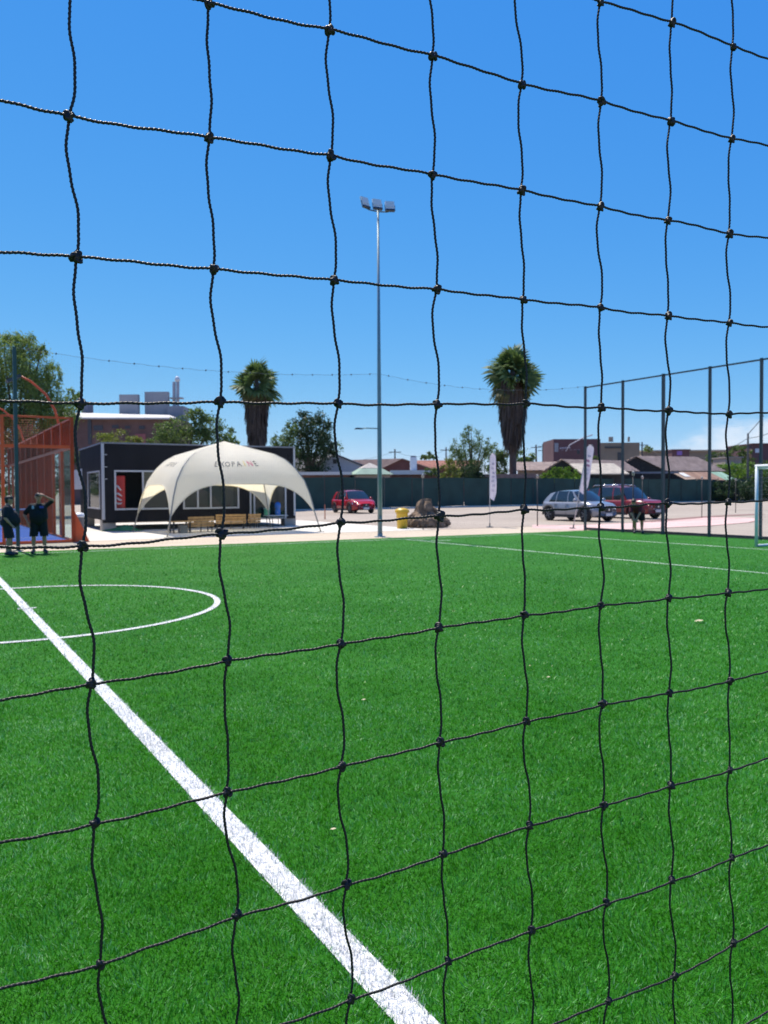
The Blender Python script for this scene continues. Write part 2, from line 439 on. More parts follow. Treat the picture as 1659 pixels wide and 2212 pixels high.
for nm, mask, mt, lab in (('turf_fibre', ~wl, bladem, 'short green artificial turf fibres covering the near pitch'), ('line_fibre', wl, lineb, 'white turf fibres of the pitch markings')):
    Q = V[mask]; n = len(Q)
    me = np_mesh(nm, Q.reshape(-1, 3), np.arange(n * 4).reshape(n, 4), mt)
    tag(link(nm, me, turf), kind='stuff')
# bits of litter and loose leaves on the pitch
leafm = M('dry_leaf', (.55, .48, .30), .7, var=.2)
for (x, y, s, lab) in ((1511, 1348, .06, 'largest pale dry leaf lying on the turf at right'), (786, 1522, .018, 'small tan leaf on the turf in mid pitch'), (1185, 1472, .018, 'pale leaf on the turf centre right'),
                       (720, 1808, .014, 'tiny tan leaf on the turf beside the white line'), (1145, 1447, .012, 'tiny pale leaf on the turf below the middle net cell')):
    p = G(x, y)
    mb = MB(); mb.grid([[(s * a * (1 - .35 * abs(b)), s * .45 * b, .05 + .1 * s * math.sin(2 * a + b) + .12 * s * b * b) for b in (-1, -.5, 0, .5, 1)] for a in (-1, -.4, .3, 1)])
    o = mb.build('dry_leaf', leafm, smooth=True); o.location = (p.x, p.y, -.012); o.rotation_euler = (0, 0, .2)
    tag(o, lab, 'leaf', 'loose leaves on the turf')

# ================================================================== NEAR BALL NET
NODES = {
 0: {5: (1297, 5), 6: (1452, 50), 7: (1584, 101)},
 1: {1: (452, 8), 2: (712, 65), 3: (936, 121), 4: (1128, 183), 5: (1300, 220), 6: (1450, 262), 7: (1581, 301)},
 2: {0: (149, 252), 1: (452, 298), 2: (715, 337), 3: (935, 378), 4: (1127, 412), 5: (1297, 447), 6: (1443, 477), 7: (1576, 506)},
 3: {0: (165, 556), 1: (462, 582), 2: (722, 606), 3: (944, 625), 4: (1131, 648), 5: (1298, 665), 6: (1444, 683), 7: (1576, 698)},
 4: {0: (173, 873), 1: (475, 868), 2: (731, 872), 3: (945, 874), 4: (1136, 872), 5: (1299, 881), 6: (1445, 887), 7: (1575, 895)},
 5: {0: (178, 1180), 1: (479, 1153), 2: (736, 1129), 3: (950, 1115), 4: (1133, 1101), 5: (1299, 1096), 6: (1443, 1087), 7: (1573, 1085)},
 6: {0: (197, 1477), 1: (491, 1427), 2: (737, 1391), 3: (948, 1356), 4: (1133, 1329), 5: (1298, 1308), 6: (1445, 1292), 7: (1573, 1281)},
 7: {0: (205, 1779), 1: (491, 1711), 2: (738, 1655), 3: (951, 1603), 4: (1137, 1558), 5: (1302, 1521), 6: (1446, 1497), 7: (1577, 1471)},
 8: {0: (215, 2084), 1: (512, 1978), 2: (749, 1910), 3: (957, 1846), 4: (1144, 1784), 5: (1304, 1740), 6: (1450, 1697), 7: (1577, 1664)},
 9: {2: (758, 2158), 3: (968, 2077), 4: (1148, 2009), 5: (1311, 1950), 6: (1451, 1902), 7: (1581, 1853)},
 10: {5: (1315, 2163), 6: (1457, 2109), 7: (1585, 2037)},
}
NP0 = (-0.2677, 0.654); ND = np.array([0.727, 0.369]); ND = ND / np.linalg.norm(ND)
NN = np.array([-ND[1], ND[0]])
S = []
for j, row in NODES.items():
    for i, (x, y) in row.items():
        l, z = on_plane(x, y, NP0, ND); S.append((i, j, l, z))
S = np.array(S); ii, jj = S[:, 0], S[:, 1]
A = np.stack([np.ones_like(ii), ii, jj, ii * jj], 1)
cl = np.linalg.lstsq(A, S[:, 2], rcond=None)[0]; cz = np.linalg.lstsq(A, S[:, 3], rcond=None)[0]
meas = {(int(a), int(b)): (c, d) for a, b, c, d in S}
I0, I1, J0, J1 = -14, 26, -9, 18
def node(i, j):
    if (i, j) in meas: return meas[(i, j)]
    ic = min(max(i, -1), 8); jc = min(max(j, -2), 12)
    l = cl @ [1, ic, jc, ic * jc] + (i - ic) * .118 + .004 * math.sin(i * 2.3 + j * 1.7)
    z = cz @ [1, ic, jc, ic * jc] - (j - jc) * .12 + .004 * math.sin(i * 1.3 - j * 2.1) + (i - ic) * .006
    return l, z
def net3(l, z, off=0.0):
    return np.array([NP0[0] + ND[0] * l + NN[0] * off, NP0[1] + ND[1] * l + NN[1] * off, z])
cordm = M('net_cord', (.011, .0105, .010), .5, var=.35, scale=160, spec=.4)
CORD_R = .00130
def cord_mesh(pts, r0=CORD_R, lay=.0125, fine=None):
    """pts: dense path (n,3); trefoil section twisting along it"""
    P = np.array(pts); d = np.gradient(P, axis=0); d /= np.linalg.norm(d, axis=1)[:, None]
    s = np.concatenate([[0], np.cumsum(np.linalg.norm(np.diff(P, axis=0), axis=1))])
    ref = np.array([NN[0], NN[1], 0.0])
    a = ref - d * (d @ ref)[:, None]; a /= np.linalg.norm(a, axis=1)[:, None]; b = np.cross(d, a)
    k = 12; th = np.arange(k) * 2 * np.pi / k; ph = 2 * np.pi * s / lay
    rad = r0 * (1 + .20 * np.cos(3 * (th[None] - 0) )) 
    ang = th[None] + ph[:, None]
    X = P[:, None] + rad[..., None] * (np.cos(ang)[..., None] * a[:, None] + np.sin(ang)[..., None] * b[:, None])
    n = len(P); idx = np.arange(n * k).reshape(n, k)
    F = np.stack([idx[:-1], np.roll(idx, -1, 1)[:-1], np.roll(idx, -1, 1)[1:], idx[1:]], -1).reshape(-1, 4)
    return X.reshape(-1, 3), F
def path(ns, vertical, seed):
    """ns: list of (l,z,inside)"""
    rr = random.Random(seed); out = []
    m = len(ns)
    for k in range(m - 1):
        (l0, z0, in0), (l1, z1, in1) = ns[k], ns[k + 1]
        lp, zp = ns[k - 1][:2] if k else (2 * l0 - l1, 2 * z0 - z1)
        ln, zn = ns[k + 2][:2] if k + 2 < m else (2 * l1 - l0, 2 * z1 - z0)
        stp = .0021 if (in0 or in1) else .012
        n = max(4, int(math.hypot(l1 - l0, z1 - z0) / stp))
        if vertical:
            a = rr.uniform(.0018, .0042); a2 = rr.uniform(-.0008, .0008); c = rr.uniform(-.001, .001)
        else:
            a = rr.uniform(-.0006, .0006); a2 = rr.uniform(-.0012, -.0002); c = 0
        ow = rr.uniform(-.002, .002)
        for q in range(n):
            t = q / n
            h = lambda p0, p1, p2, p3: .5 * (2 * p1 + (p2 - p0) * t * .5 + (2 * p0 - 5 * p1 + 4 * p2 - p3) * t * t * .5 + (3 * p1 - p0 - 3 * p2 + p3) * t ** 3 * .5) if False else p1 + (p2 - p1) * t
            l = h(lp, l0, l1, ln); z = h(zp, z0, z1, zn)
            w = -a * math.sin(2 * math.pi * t) + a2 * math.sin(math.pi * t) + .0004 * math.sin(7 * math.pi * t + ow * 900)
            if vertical: l += w
            else: z += w
            out.append(net3(l, z, (.0016 if vertical else -.0016) + ow * math.sin(math.pi * t)))
    out.append(net3(ns[-1][0], ns[-1][1]))
    return out
net = thing('ball_net', 'black knotted cord ball net hanging right in front of the camera', 'net', (float(NP0[0]), float(NP0[1]), 0))
NO = np.array([NP0[0], NP0[1], 0.0])
inside = lambda i, j: -2 <= i <= 9 and -1 <= j <= 11
vc = {}; hc = {}
for i in range(I0, I1 + 1):
    ns = [(*node(i, j), inside(i, j)) for j in range(J0, J1 + 1)]
    ns = [q for q in ns if q[1] > .03]
    X, F = cord_mesh(path(ns, True, 100 + i)); me = np_mesh('vertical_cord', X - NO, F, cordm, True)
    vc[i] = link('vertical_cord', me, net)
for j in range(J0, J1 + 1):
    ns = [(*node(i, j), inside(i, j)) for i in range(I0, I1 + 1)]
    if min(q[1] for q in ns) < .03: continue
    X, F = cord_mesh(path(ns, False, 300 + j)); me = np_mesh('horizontal_cord', X - NO, F, cordm, True)
    hc[j] = link('horizontal_cord', me, net)
# knots: a tight overhand wrap, three slightly different ones
def knot_mesh(seed):
    rr = random.Random(seed); pts = []
    A_ = rr.uniform(.9, 1.1)
    for q in np.linspace(0, 2 * math.pi, 46):
        x = (math.sin(q) + 2 * math.sin(2 * q)) * .00125 * A_
        y = (math.cos(q) - 2 * math.cos(2 * q)) * .00125
        z = -math.sin(3 * q) * .0019
        pts.append((x, z, y + .0004 * math.sin(5 * q)))
    X, F = cord_mesh(np.array(pts), r0=.00150, lay=.011)
    b = MB(); b.lathe([(.0006, -.0042), (.0024, -.003), (.0031, 0), (.0024, .003), (.0006, .0042)], 10)
    V0 = np.array(b.v); n0 = len(X)
    Fb = [f for f in b.f if len(f) == 4]
    return np_mesh('knot', np.concatenate([X, V0]), np.concatenate([F, np.array(Fb) + n0]), cordm, True)
KM = [knot_mesh(s) for s in (1, 2, 3, 4)]
for i in range(-7, 13):
    for j in range(-2, 13):
        if j not in hc or node(i, j)[1] < .06: continue
        l, z = node(i, j)
        o = link('knot', random.choice(KM), hc[j])
        p = net3(l, z) - NO; o.location = p
        rr = random.random
        o.rotation_euler = (random.choice((0, math.pi)) + rr() * .5, rr() * .8 - .4, math.atan2(ND[1], ND[0]) + random.choice((0, math.pi)) + rr() * .6 - .3)
        s = random.uniform(1.0, 1.22); o.scale = (s, s, s * random.uniform(.95, 1.1))

# ================================================================== POLES, NETS AND FENCES ROUND THE PITCH
galv = M('galvanised_green', (.035, .075, .075), .45, metal=.3, var=.15, scale=2)
galv2 = M('galvanised_blue', (.17, .25, .29), .42, metal=.35, var=.12, scale=2)
darkpost = M('dark_post', (.045, .06, .07), .5, metal=.2, var=.2, scale=3)
wirem = M('fine_net_cord', (.10, .12, .13), .7)
blackp = M('black_plastic', (.012, .012, .013), .5, var=.3)
whitep = M('white_paint', (.72, .73, .74), .4, var=.06)
POST_H = 5.6
def wire_grid(fn, ns, nh, name, parent, mat, w=.0016, segs=8):
    """fn(a,b) a,b in 0..1 -> point; thin crossing wires (triangular section)"""
    V = []; F = []
    def line(P):
        P = np.array(P); n = len(P); o = sum(len(x) for x in V)
        off = np.array([[0, 0, w], [w, w * .5, -w * .5], [-w, -w * .5, -w * .5]]) * .7
        X = (P[:, None] + off[None]).reshape(-1, 3); V.append(X)
        for i in range(n - 1):
            for k in range(3):
                F.append((o + i * 3 + k, o + i * 3 + (k + 1) % 3, o + (i + 1) * 3 + (k + 1) % 3, o + (i + 1) * 3 + k))
    for i in range(ns + 1): line([fn(i / ns, b) for b in (0, .5, 1)])
    for j in range(nh + 1): line([fn(a, j / nh) for a in np.linspace(0, 1, segs + 1)])
    me = np_mesh(name, np.concatenate(V), np.array(F), mat)
    return tag(link(name, me, parent), kind='stuff')

# left end pole (green) and the net pole of the far side
pl = PT(11.9, 1.1); LPOLE = Vector((pl.x, pl.y, 0))
LIGHT = G(821, 1160); LIGHT.z = 0
CORNER = G(1264, 1146); CORNER.z = 0
o = thing('net_pole', 'dark green square net pole standing beside the two men', 'pole', LPOLE, AV)
MB().box((0, 0, POST_H / 2), (.095, .095, POST_H)).build('shaft', galv, o)
MB().box((0, 0, .01), (.26, .26, .02)).build('base_plate', galv, o)

# far side safety net: sagging top rope with knots and fine mesh below
def sag(p, q, t, s): 
    a = p + (q - p) * t; return Vector((a.x, a.y, a.z - 4 * s * t * (1 - t)))
def far_net(p, q, hp, hq, s, label, nkn):
    p = Vector((p.x, p.y, 0)); q = Vector((q.x, q.y, 0)); L = (q - p).length
    nt = thing('safety_net', label, 'net', p)
    P = Vector((0, 0, hp)); Q = q - p; Q = Vector((Q.x, Q.y, hq))
    top = [sag(P, Q, t, s + .015 * math.sin(t * nkn * math.pi * 2)) for t in np.linspace(0, 1, 60)]
    MB().tube(top, .0045, 5).build('top_rope', M('rope', (.08, .10, .13), .8), nt)
    km = MB().lathe([(.004, -.032), (.02, -.018), (.026, 0), (.018, .02), (.004, .032)], 8).mesh('tie_knot', M('rope', (.08, .10, .13)), True)
    for k in range(nkn):
        t = (k + .5) / nkn; kk = link('tie_knot', km, nt); kk.location = sag(P, Q, t, s)
    def fn(a, b):
        tp = sag(P, Q, a, s); return np.array([tp.x, tp.y, .05 + (tp.z - .05) * b])
    wire_grid(fn, int(L / .075), int(hp / .075), 'mesh', nt, wirem, w=.0009, segs=14)
far_net(LPOLE, LIGHT, POST_H, 5.62, .28, 'fine grey safety net between the green net pole and the floodlight mast', 16)
far_net(LIGHT, CORNER, 5.62, POST_H, .33, 'fine grey safety net between the floodlight mast and the corner fence post', 12)
p2 = LPOLE - PV * 9
far_net(p2, LPOLE, POST_H, POST_H, .2, 'fine grey safety net running left from the green net pole', 10)

# floodlight mast
o = thing('floodlight_mast', 'tall slim blue grey floodlight mast with three square lamps on top', 'floodlight', LIGHT, math.atan2(-.9, .25) + math.pi / 2)
mast_h = at(818, 455, LIGHT.y).z
MB().tube([(0, 0, 0), (0, 0, 3), (0, 0, 6), (0, 0, mast_h)], [.085, .078, .062, .036], 14).build('mast', galv2, o, True)
MB().lathe([(.2, 0), (.2, .025), (.10, .03), (.09, .12)], 12).build('base_flange', galv2, o)
MB().box((.0, -.085, .6), (.09, .02, .26)).build('hatch', galv2, o)
arm = MB(); arm.tube([(-.54, -.1, mast_h + .05), (-.3, -.0, mast_h), (0, .04, mast_h - .02), (.3, 0, mast_h - .02), (.54, -.1, mast_h + .01)], .022, 8); arm.build('crossarm', darkpost, o, True)
lensm = M('lamp_lens', (.62, .64, .66), .25, var=.05)
housm = M('lamp_housing', (.68, .72, .76), .4, metal=.0, var=.05)
finm = M('lamp_fin', (.02, .035, .06), .5)
lh = MB(); lh.box((0, .03, .16), (.37, .08, .38))
lg = MB(); lg.box((0, -.02, .2), (.33, .02, .28))
lf = MB(); lf.box((0, .0, -.075), (.36, .12, .07))
lb = MB(); lb.bar((-.2, .02, -.09), (-.2, .02, .18), .025); lb.bar((.2, .02, -.09), (.2, .02, .18), .025)
fb = MB(); 
for q in range(6): fb.box((-.14 + q * .056, -.034, .2), (.006, .008, .27))
for k, (x, rz, tx) in enumerate(((-.52, .5, -.28), (-.03, .1, -.3), (.49, -.12, -.34))):
    lm = lh.build('lamp', housm, o); lm.location = (x * .84, -.06, mast_h + .12 - .02 * k); lm.rotation_euler = (tx, 0, rz); lm.scale = (.86, .86, .86)
    lg.build('lens', lensm, lm); lf.build('driver_box', finm, lm); lb.build('bracket', galv2, lm)
# small street style arm on the mast
ah = at(800, 926, LIGHT.y).z
sa = MB(); sa.tube([(0, -.0, ah), (-.45, 0, ah + .01), (-.6, 0, ah)], .02, 6); sa.build('side_arm', galv2, o, True)
MB().box((-.74, 0, ah - .01), (.3, .11, .05), taper=.6).build('side_lamp', darkpost, o)

# end fence behind the goal
ef = thing('end_fence', 'tall grey mesh fence on dark posts behind the goal', 'fence', CORNER, AV)
fence_u = [0, 1.86, 3.66, 5.5, 7.3, 9.2, 11.1, 13.0, 14.9, 16.8, 18.7, 20.6]
for k, d in enumerate(fence_u):
    MB().box((0, -d, POST_H / 2), (.075 if k != 2 else .11, .075, POST_H)).build('post', darkpost, ef)
for a, b in zip(fence_u, fence_u[1:]):
    MB().box((0, -(a + b) / 2, POST_H - .05), (.04, b - a - .08, .05)).build('top_rail', darkpost, ef)
wire_grid(lambda a, b: np.array([.0, -20.6 * a, .05 + (POST_H - .1) * b]), 275, 75, 'mesh', ef, wirem, w=.0010, segs=2)

# ================================================================== GOAL
gp = PT(1.08, 18.2)
gt = thing('goal', 'white metal football goal at the right edge of the pitch', 'goal', gp, AV)   # x: away from pitch, -y: along the goal line
GH, GW, GD = 2.2, 4.0, 1.05
gr = .045
goalm = M('goal_paint', (.62, .68, .72), .4, var=.1)
for y in (0, -GW):
    MB().tube([(0, y, 0), (0, y, GH)], gr, 10).build('post', goalm, gt, True)
    MB().tube([(.05, y, GH - gr), (.85, y, GH - gr)], gr * .8, 8).build('top_bar', goalm, gt, True)
    MB().tube([(.85, y, GH - gr), (GD + .2, y, .04)], gr * .7, 8).build('rear_stanchion', goalm, gt, True)
    MB().tube([(.04, y, .045), (GD + .2, y, .045)], gr * .8, 8).build('base_bar', goalm, gt, True)
MB().tube([(0, .04, GH), (0, -GW - .04, GH)], gr, 10).build('crossbar', whitep, gt, True)
MB().tube([(GD + .2, 0, .045), (GD + .2, -GW, .045)], gr * .8, 8).build('rear_bar', goalm, gt, True)
gw = M('goal_net', (.6, .62, .62), .8)
def gfn(a, b):
    if b < .35: t = b / .35; return np.array([.05 + .8 * t, -GW * a, GH - .06])
    t = (b - .35) / .65; return np.array([.85 + (GD - .65) * t + .1 * math.sin(math.pi * t), -GW * a, (GH - .06) * (1 - t) + .05])
wire_grid(gfn, 33, 26, 'netting', gt, gw, w=.0014, segs=10)
def gside(a, b): 
    x = (.85 + (GD - .65) * (1 - b)) * a; return np.array([x, -.0, .05 + (GH - .12) * b])
wire_grid(gside, 9, 18, 'side_netting', gt, gw, w=.0014, segs=3)

# ================================================================== PADEL COURT
orange = M('orange_steel', (.62, .085, .013), .5, var=.15, scale=2)
pglass = glass_mat('court_glass', (.02, .04, .04), .14)
bluef = ground_mat('blue_court', (.035, .085, .36), (.05, .11, .42), (.04, .10, .36), s1=.4, s2=20, bump=.1)
K = G(158.7, 1172)
pc = thing('padel_court', 'orange framed glass walled padel court with blue floor', 'padel court', (K.x, K.y, 0), AV)
MB().box((-5, 10, .02), (10, 20, .04)).build('floor', bluef, pc)
for x, y in ((-5, 3), (-5, 17)): MB().box((x, y, .0425), (9.9, .05, .005)).build('service_line', whitep, pc)
MB().box((-5, 10, .0435), (.05, 13.9, .005)).build('centre_line', whitep, pc)
def wall_run(p, q, n, glass_n, hg=3.0, ht=4.0, ww=.0045):
    p, q = Vector(p), Vector(q); d = (q - p) / n; a = math.atan2(d.y, d.x); L = d.length
    for i in range(n + 1):
        c = p + d * i
        MB().box((c.x, c.y, ht / 2), (.10, .10, ht), rz=a).build('steel_post', orange, pc)
    for i in range(n):
        c = p + d * (i + .5)
        gl = glass_n(i)
        bb = MB().box((c.x, c.y, hg + .05), (L - .11, .09, .10), rz=a).build('beam', orange, pc)
        MB().box((c.x, c.y, ht - .03), (L - .11, .05, .05), rz=a).build('top_rail', orange, pc)
        MB().box((c.x, c.y, .06), (L - .11, .08, .08), rz=a).build('bottom_rail', orange, pc)
        u0 = p + d * i; 
        if gl:
            MB().box((c.x, c.y, hg / 2 + .05), (L - .13, .012, hg - .10), rz=a).build('glass_pane', pglass, pc)
            z0 = hg
        else: z0 = .1
        wire_grid(lambda s, b, z0=z0, u0=u0: np.array([u0.x + d.x * s, u0.y + d.y * s, z0 + (ht - z0) * b]), int(L / .07), int((ht - z0) / .07), 'wire_mesh', pc, orange, w=ww, segs=1)
wall_run((-10, 0, 0), (0, 0, 0), 5, lambda i: True)
wall_run((0, 0, 0), (0, 20, 0), 10, lambda i: i < 2 or i > 7, ww=.011)
wall_run((0, 20, 0), (-10, 20, 0), 5, lambda i: True)
wall_run((-10, 20, 0), (-10, 0, 0), 10, lambda i: i < 2 or i > 7)
for y in (0, ): MB().add([(.06, y, 0), (.5, y, 0), (.06, y, 1.0), (.06, y + .04, 0), (.5, y + .04, 0), (.06, y + .04, 1.0)], [(0, 1, 2), (5, 4, 3), (0, 3, 4, 1), (1, 4, 5, 2), (2, 5, 3, 0)]).build('buttress', orange, pc)
for sx, x0 in ((-1, 0.0), (1, -10.0)):
    for y in (3.0, 13.5):
        a = MB(); a.tube([(x0 - sx * .08, y, 0), (x0 - sx * .08, y, 3.9), (x0 + sx * .05, y, 4.5), (x0 + sx * .35, y, 5.05), (x0 + sx * .8, y, 5.45), (x0 + sx * 1.2, y, 5.65)], [.05, .05, .045, .04, .038, .035], 8)
        ar = a.build('lamp_arm', orange, pc, True)
        MB().box((x0 + sx * 1.35, y, 5.52), (.5, .34, .10), ax=Matrix.Rotation(.5 * sx, 3, 'Y')).build('floodlight', darkpost, ar)
pn = MB(); pn.box((-5, 10, .90), (9.9, .025, .07)); pn.build('net_band', whitep, pc)
wire_grid(lambda a, b: np.array([-9.95 + 9.9 * a, 10, .06 + .8 * b]), 180, 18, 'net_mesh', pc, blackp, w=.002, segs=2)
for x in (-9.96, -.06): MB().tube([(x, 10, 0), (x, 10, .95)], .04, 8).build('net_post', blackp, pc)
MB().box((-.55, 0.012 + .006, 3.05), (.24, .012, .10)).build('badge', M('badge_purple', (.06, .03, .16), .5), pc)

# grey bin with a white lid beside the court
bp_ = at(171, 1158, 27.0); 
bn = thing('litter_bin', 'grey litter bin with a rounded white lid beside the orange court', 'bin', (bp_.x, bp_.y, 0), .3)
MB().lathe([(.19, 0), (.21, .04), (.24, .72), (.25, .74)], 16).build('drum', M('bin_grey', (.10, .10, .12), .6), bn, True)
MB().lathe([(.26, .74), (.27, .79), (.24, .85), (.12, .89), (.02, .90)], 16).build('lid', M('bin_lid', (.6, .63, .66), .4), bn, True)
tp = G(276, 1148)
mb = MB(); rows = []
for a in np.linspace(0, 1, 9):
    rows.append([(-.8 + 1.6 * a, -.35 + .7 * b, .02 + .18 * math.sin(math.pi * a) * math.sin(math.pi * b) * (1 + .4 * math.sin(9 * a + 5 * b))) for b in np.linspace(0, 1, 7)])
mb.grid(rows)
o = mb.build('turf_offcut', M('offcut_green', (.06, .24, .09), .8, var=.3, scale=9), smooth=True); o.location = (tp.x - .35, tp.y + .45, .006); tag(o, 'crumpled piece of light green turf lying by the cabin block', 'turf piece')

# ================================================================== DARK CABIN
CA = at(222.5, 1130, 31.5); CB = at(638, 1130, 35.7); CA.z = CB.z = 0
CD = (CB - CA); CL = CD.length; CD.normalize(); CBK = Vector((-CD.y, CD.x, 0))
CH0, CH1, CDEP = .46, at(222.5, 958, 31.5).z, 6.0
cab = thing('cabin', 'charcoal modular cabin on concrete blocks behind the white tent', 'cabin', CA, math.atan2(CD.y, CD.x))
char = M('charcoal_panel', (.014, .0138, .016), .85, var=.25, scale=1.2, bump=.05, bscale=12, spec=.2)
trimw = M('white_trim', (.46, .47, .47), .5, var=.06)
inter = M('cabin_inside', (.05, .05, .05), .8)
def wall_open(name, mat, parent, L, z0, z1, ops, th, xf):
    """wall from (0..L) x (z0..z1) with rectangular openings; xf maps (l, t, z) -> point"""
    xs = sorted({0, L, *[o[0] for o in ops], *[o[1] for o in ops]}); zs = sorted({z0, z1, *[o[2] for o in ops], *[o[3] for o in ops]})
    mb = MB()
    for a, b in zip(xs, xs[1:]):
        run = None
        for c, d in zip(zs, zs[1:]):
            mx, mz = (a + b) / 2, (c + d) / 2
            if any(o[0] < mx < o[1] and o[2] < mz < o[3] for o in ops): continue
            vs = [xf(x, t, z) for z in (c, d) for (x, t) in ((a, 0), (b, 0), (b, th), (a, th))]
            mb.add(vs, [(3, 2, 1, 0), (4, 5, 6, 7), (0, 1, 5, 4), (1, 2, 6, 5), (2, 3, 7, 6), (3, 0, 4, 7)])
    return mb.build(name, mat, parent)
opn = lambda x0, y0, x1, y1: (on_plane(x0, (y0 + y1) / 2, CA, CD)[0], on_plane(x1, (y0 + y1) / 2, CA, CD)[0],
                              on_plane((x0 + x1) / 2, y1, CA, CD)[1], on_plane((x0 + x1) / 2, y0, CA, CD)[1])
WA, WB, DC = opn(247, 1016, 367, 1101), opn(395, 1020, 516, 1099), opn(539, 1024, 618, 1121)
ops = [WA, WB, DC]
TH = .10
front = wall_open('front_wall', char, cab, CL, CH0, CH1, ops, TH, lambda x, t, z: (x, t, z))
sop = []
lz = lambda px, py: on_plane(px, py, CA, CBK)
sw = (lz(216.5, 1060)[0], lz(190.5, 1060)[0], lz(203, 1099)[1], lz(203, 1018)[1]); 
wpn = (lz(178, 1035)[0], lz(160, 1035)[0], lz(169, 1057)[1], lz(169, 1014)[1])
sw = (sw[0], sw[1], max(sw[2], CH0 + .3), sw[3])
left = wall_open('side_wall', char, cab, CDEP - TH, CH0, CH1, [(sw[0] - TH, sw[1] - TH, sw[2], sw[3])], TH, lambda l, t, z: (t, l + TH, z))
wall_open('side_wall', char, cab, CDEP - TH, CH0, CH1, [], TH, lambda l, t, z: (CL - t, l + TH, z))
MB().box((CL / 2, CDEP - .05, (CH0 + CH1) / 2), (CL - 2 * TH, .1, CH1 - CH0)).build('back_wall', char, cab)
MB().box((CL / 2, CDEP / 2, CH1 + .03), (CL + .06, CDEP + .06, .06)).build('roof', M('roof_sheet_grey', (.20, .21, .23), .6), cab)
MB().box((CL / 2, CDEP / 2 + .05, CH0 + .03), (CL - .22, CDEP - .32, .06)).build('floor', inter, cab)
MB().box((CL / 2, 2.6, (CH0 + CH1) / 2), (CL - .3, .06, CH1 - CH0 - .1)).build('partition', M('partition_dark', (.035, .04, .045), .8), cab)
for x in (.035, CL - .035): MB().box((x, -.012, (CH0 + CH1) / 2 + .02), (.09, .02, CH1 - CH0)).build('corner_trim', trimw, cab)
MB().box((-.012, .05, (CH0 + CH1) / 2 + .02), (.02, .10, CH1 - CH0)).build('corner_trim', trimw, cab)
for x, z in ((.14, CH1 - .45), (.14, CH1 - .95), (.14, CH1 - 1.45)): MB().box((x, -.02, z), (.1, .03, .03)).build('bracket', trimw, cab)
cg = glass_mat('cabin_glass', (.02, .04, .035), .62, .04)
def window(o, nm, mull, fw=.07, glass=True, skip=()):
    x0, x1, z0, z1 = o
    w = MB()
    w.box(((x0 + x1) / 2, -.012, z1 - fw / 2), (x1 - x0, .06, fw)); w.box(((x0 + x1) / 2, -.012, z0 + fw / 2), (x1 - x0, .06, fw))
    for x in (x0 + fw / 2, x1 - fw / 2): w.box((x, -.012, (z0 + z1) / 2), (fw, .056, z1 - z0 - 2 * fw))
    fr = w.build(nm, trimw, cab)
    edges = [x0 + fw] + [v for m in mull for v in (m - .035, m + .035)] + [x1 - fw]
    for m in mull: MB().box((m, -.008, (z0 + z1) / 2), (.07, .05, z1 - z0 - 2 * fw)).build('mullion', trimw, fr)
    for k, (a, b) in enumerate(zip(edges[0::2], edges[1::2])):
        if k in skip: continue
        MB().box(((a + b) / 2, .03, (z0 + z1) / 2), (b - a, .008, z1 - z0 - 2 * fw)).build('pane', cg, fr)
    return fr
ox = lambda px, py: on_plane(px, py, CA, CD)[0]
window(WA, 'service_window', [ox(309, 1060)], skip=(0,))
window(WB, 'window', [ox(427, 1060), ox(455, 1060)])
dr = window(DC, 'door_frame', [ox(549, 1070)], fw=.07)
# side window and panel
x0, x1, z0, z1 = sw
w = MB()
for z in (z0 + .03, z1 - .03): w.box((-.01, (x0 + x1) / 2, z), (.05, x1 - x0, .06))
for y in (x0 + .03, x1 - .03): w.box((-.01, y, (z0 + z1) / 2), (.046, .06, z1 - z0 - .12))
fr = w.build('side_window', trimw, cab)
MB().box((.03, (x0 + x1) / 2, (z0 + z1) / 2), (.008, x1 - x0 - .12, z1 - z0 - .12)).build('pane', cg, fr)
MB().box((.25, (x0 + x1) / 2 + .1, (z0 + z1) / 2), (.05, .5, z1 - z0 - .02)).build('curtain', M('rust_curtain', (.30, .05, .02), .8), cab)
MB().box((-.012, (wpn[0] + wpn[1]) / 2, (wpn[2] + wpn[3]) / 2), (.02, abs(wpn[1] - wpn[0]), wpn[3] - wpn[2])).build('notice_board', trimw, cab)
blockm = M('concrete_block', (.34, .32, .29), .9, var=.15, bump=.2)
for (x, y) in ((.25, .32), (CL * .5, .6), (CL - .22, .32), (.25, CDEP - .4), (CL - .25, CDEP - .4)):
    MB().box((x, y, CH0 / 2), (.55, .5, CH0 - .006)).build('foundation_block', blockm, cab)
MB().box((CL / 2, .9, CH0 - .06), (CL - .3, .12, .10)).build('floor_beam', M('beam_dark', (.03, .02, .02), .9), cab)
# curtain / counter things seen through the glass
MB().box(((WB[0] + WB[1]) / 2 + .35, .6, WB[2] + .12), (1.3, .35, .1)).build('counter', M('red_counter', (.35, .03, .02), .6), cab)
MB().box((WB[1] - .55, .5, (WB[2] + WB[3]) / 2), (.9, .03, WB[3] - WB[2])).build('curtain', M('pale_curtain', (.42, .46, .42), .9, bump=.3, bscale=8), cab)

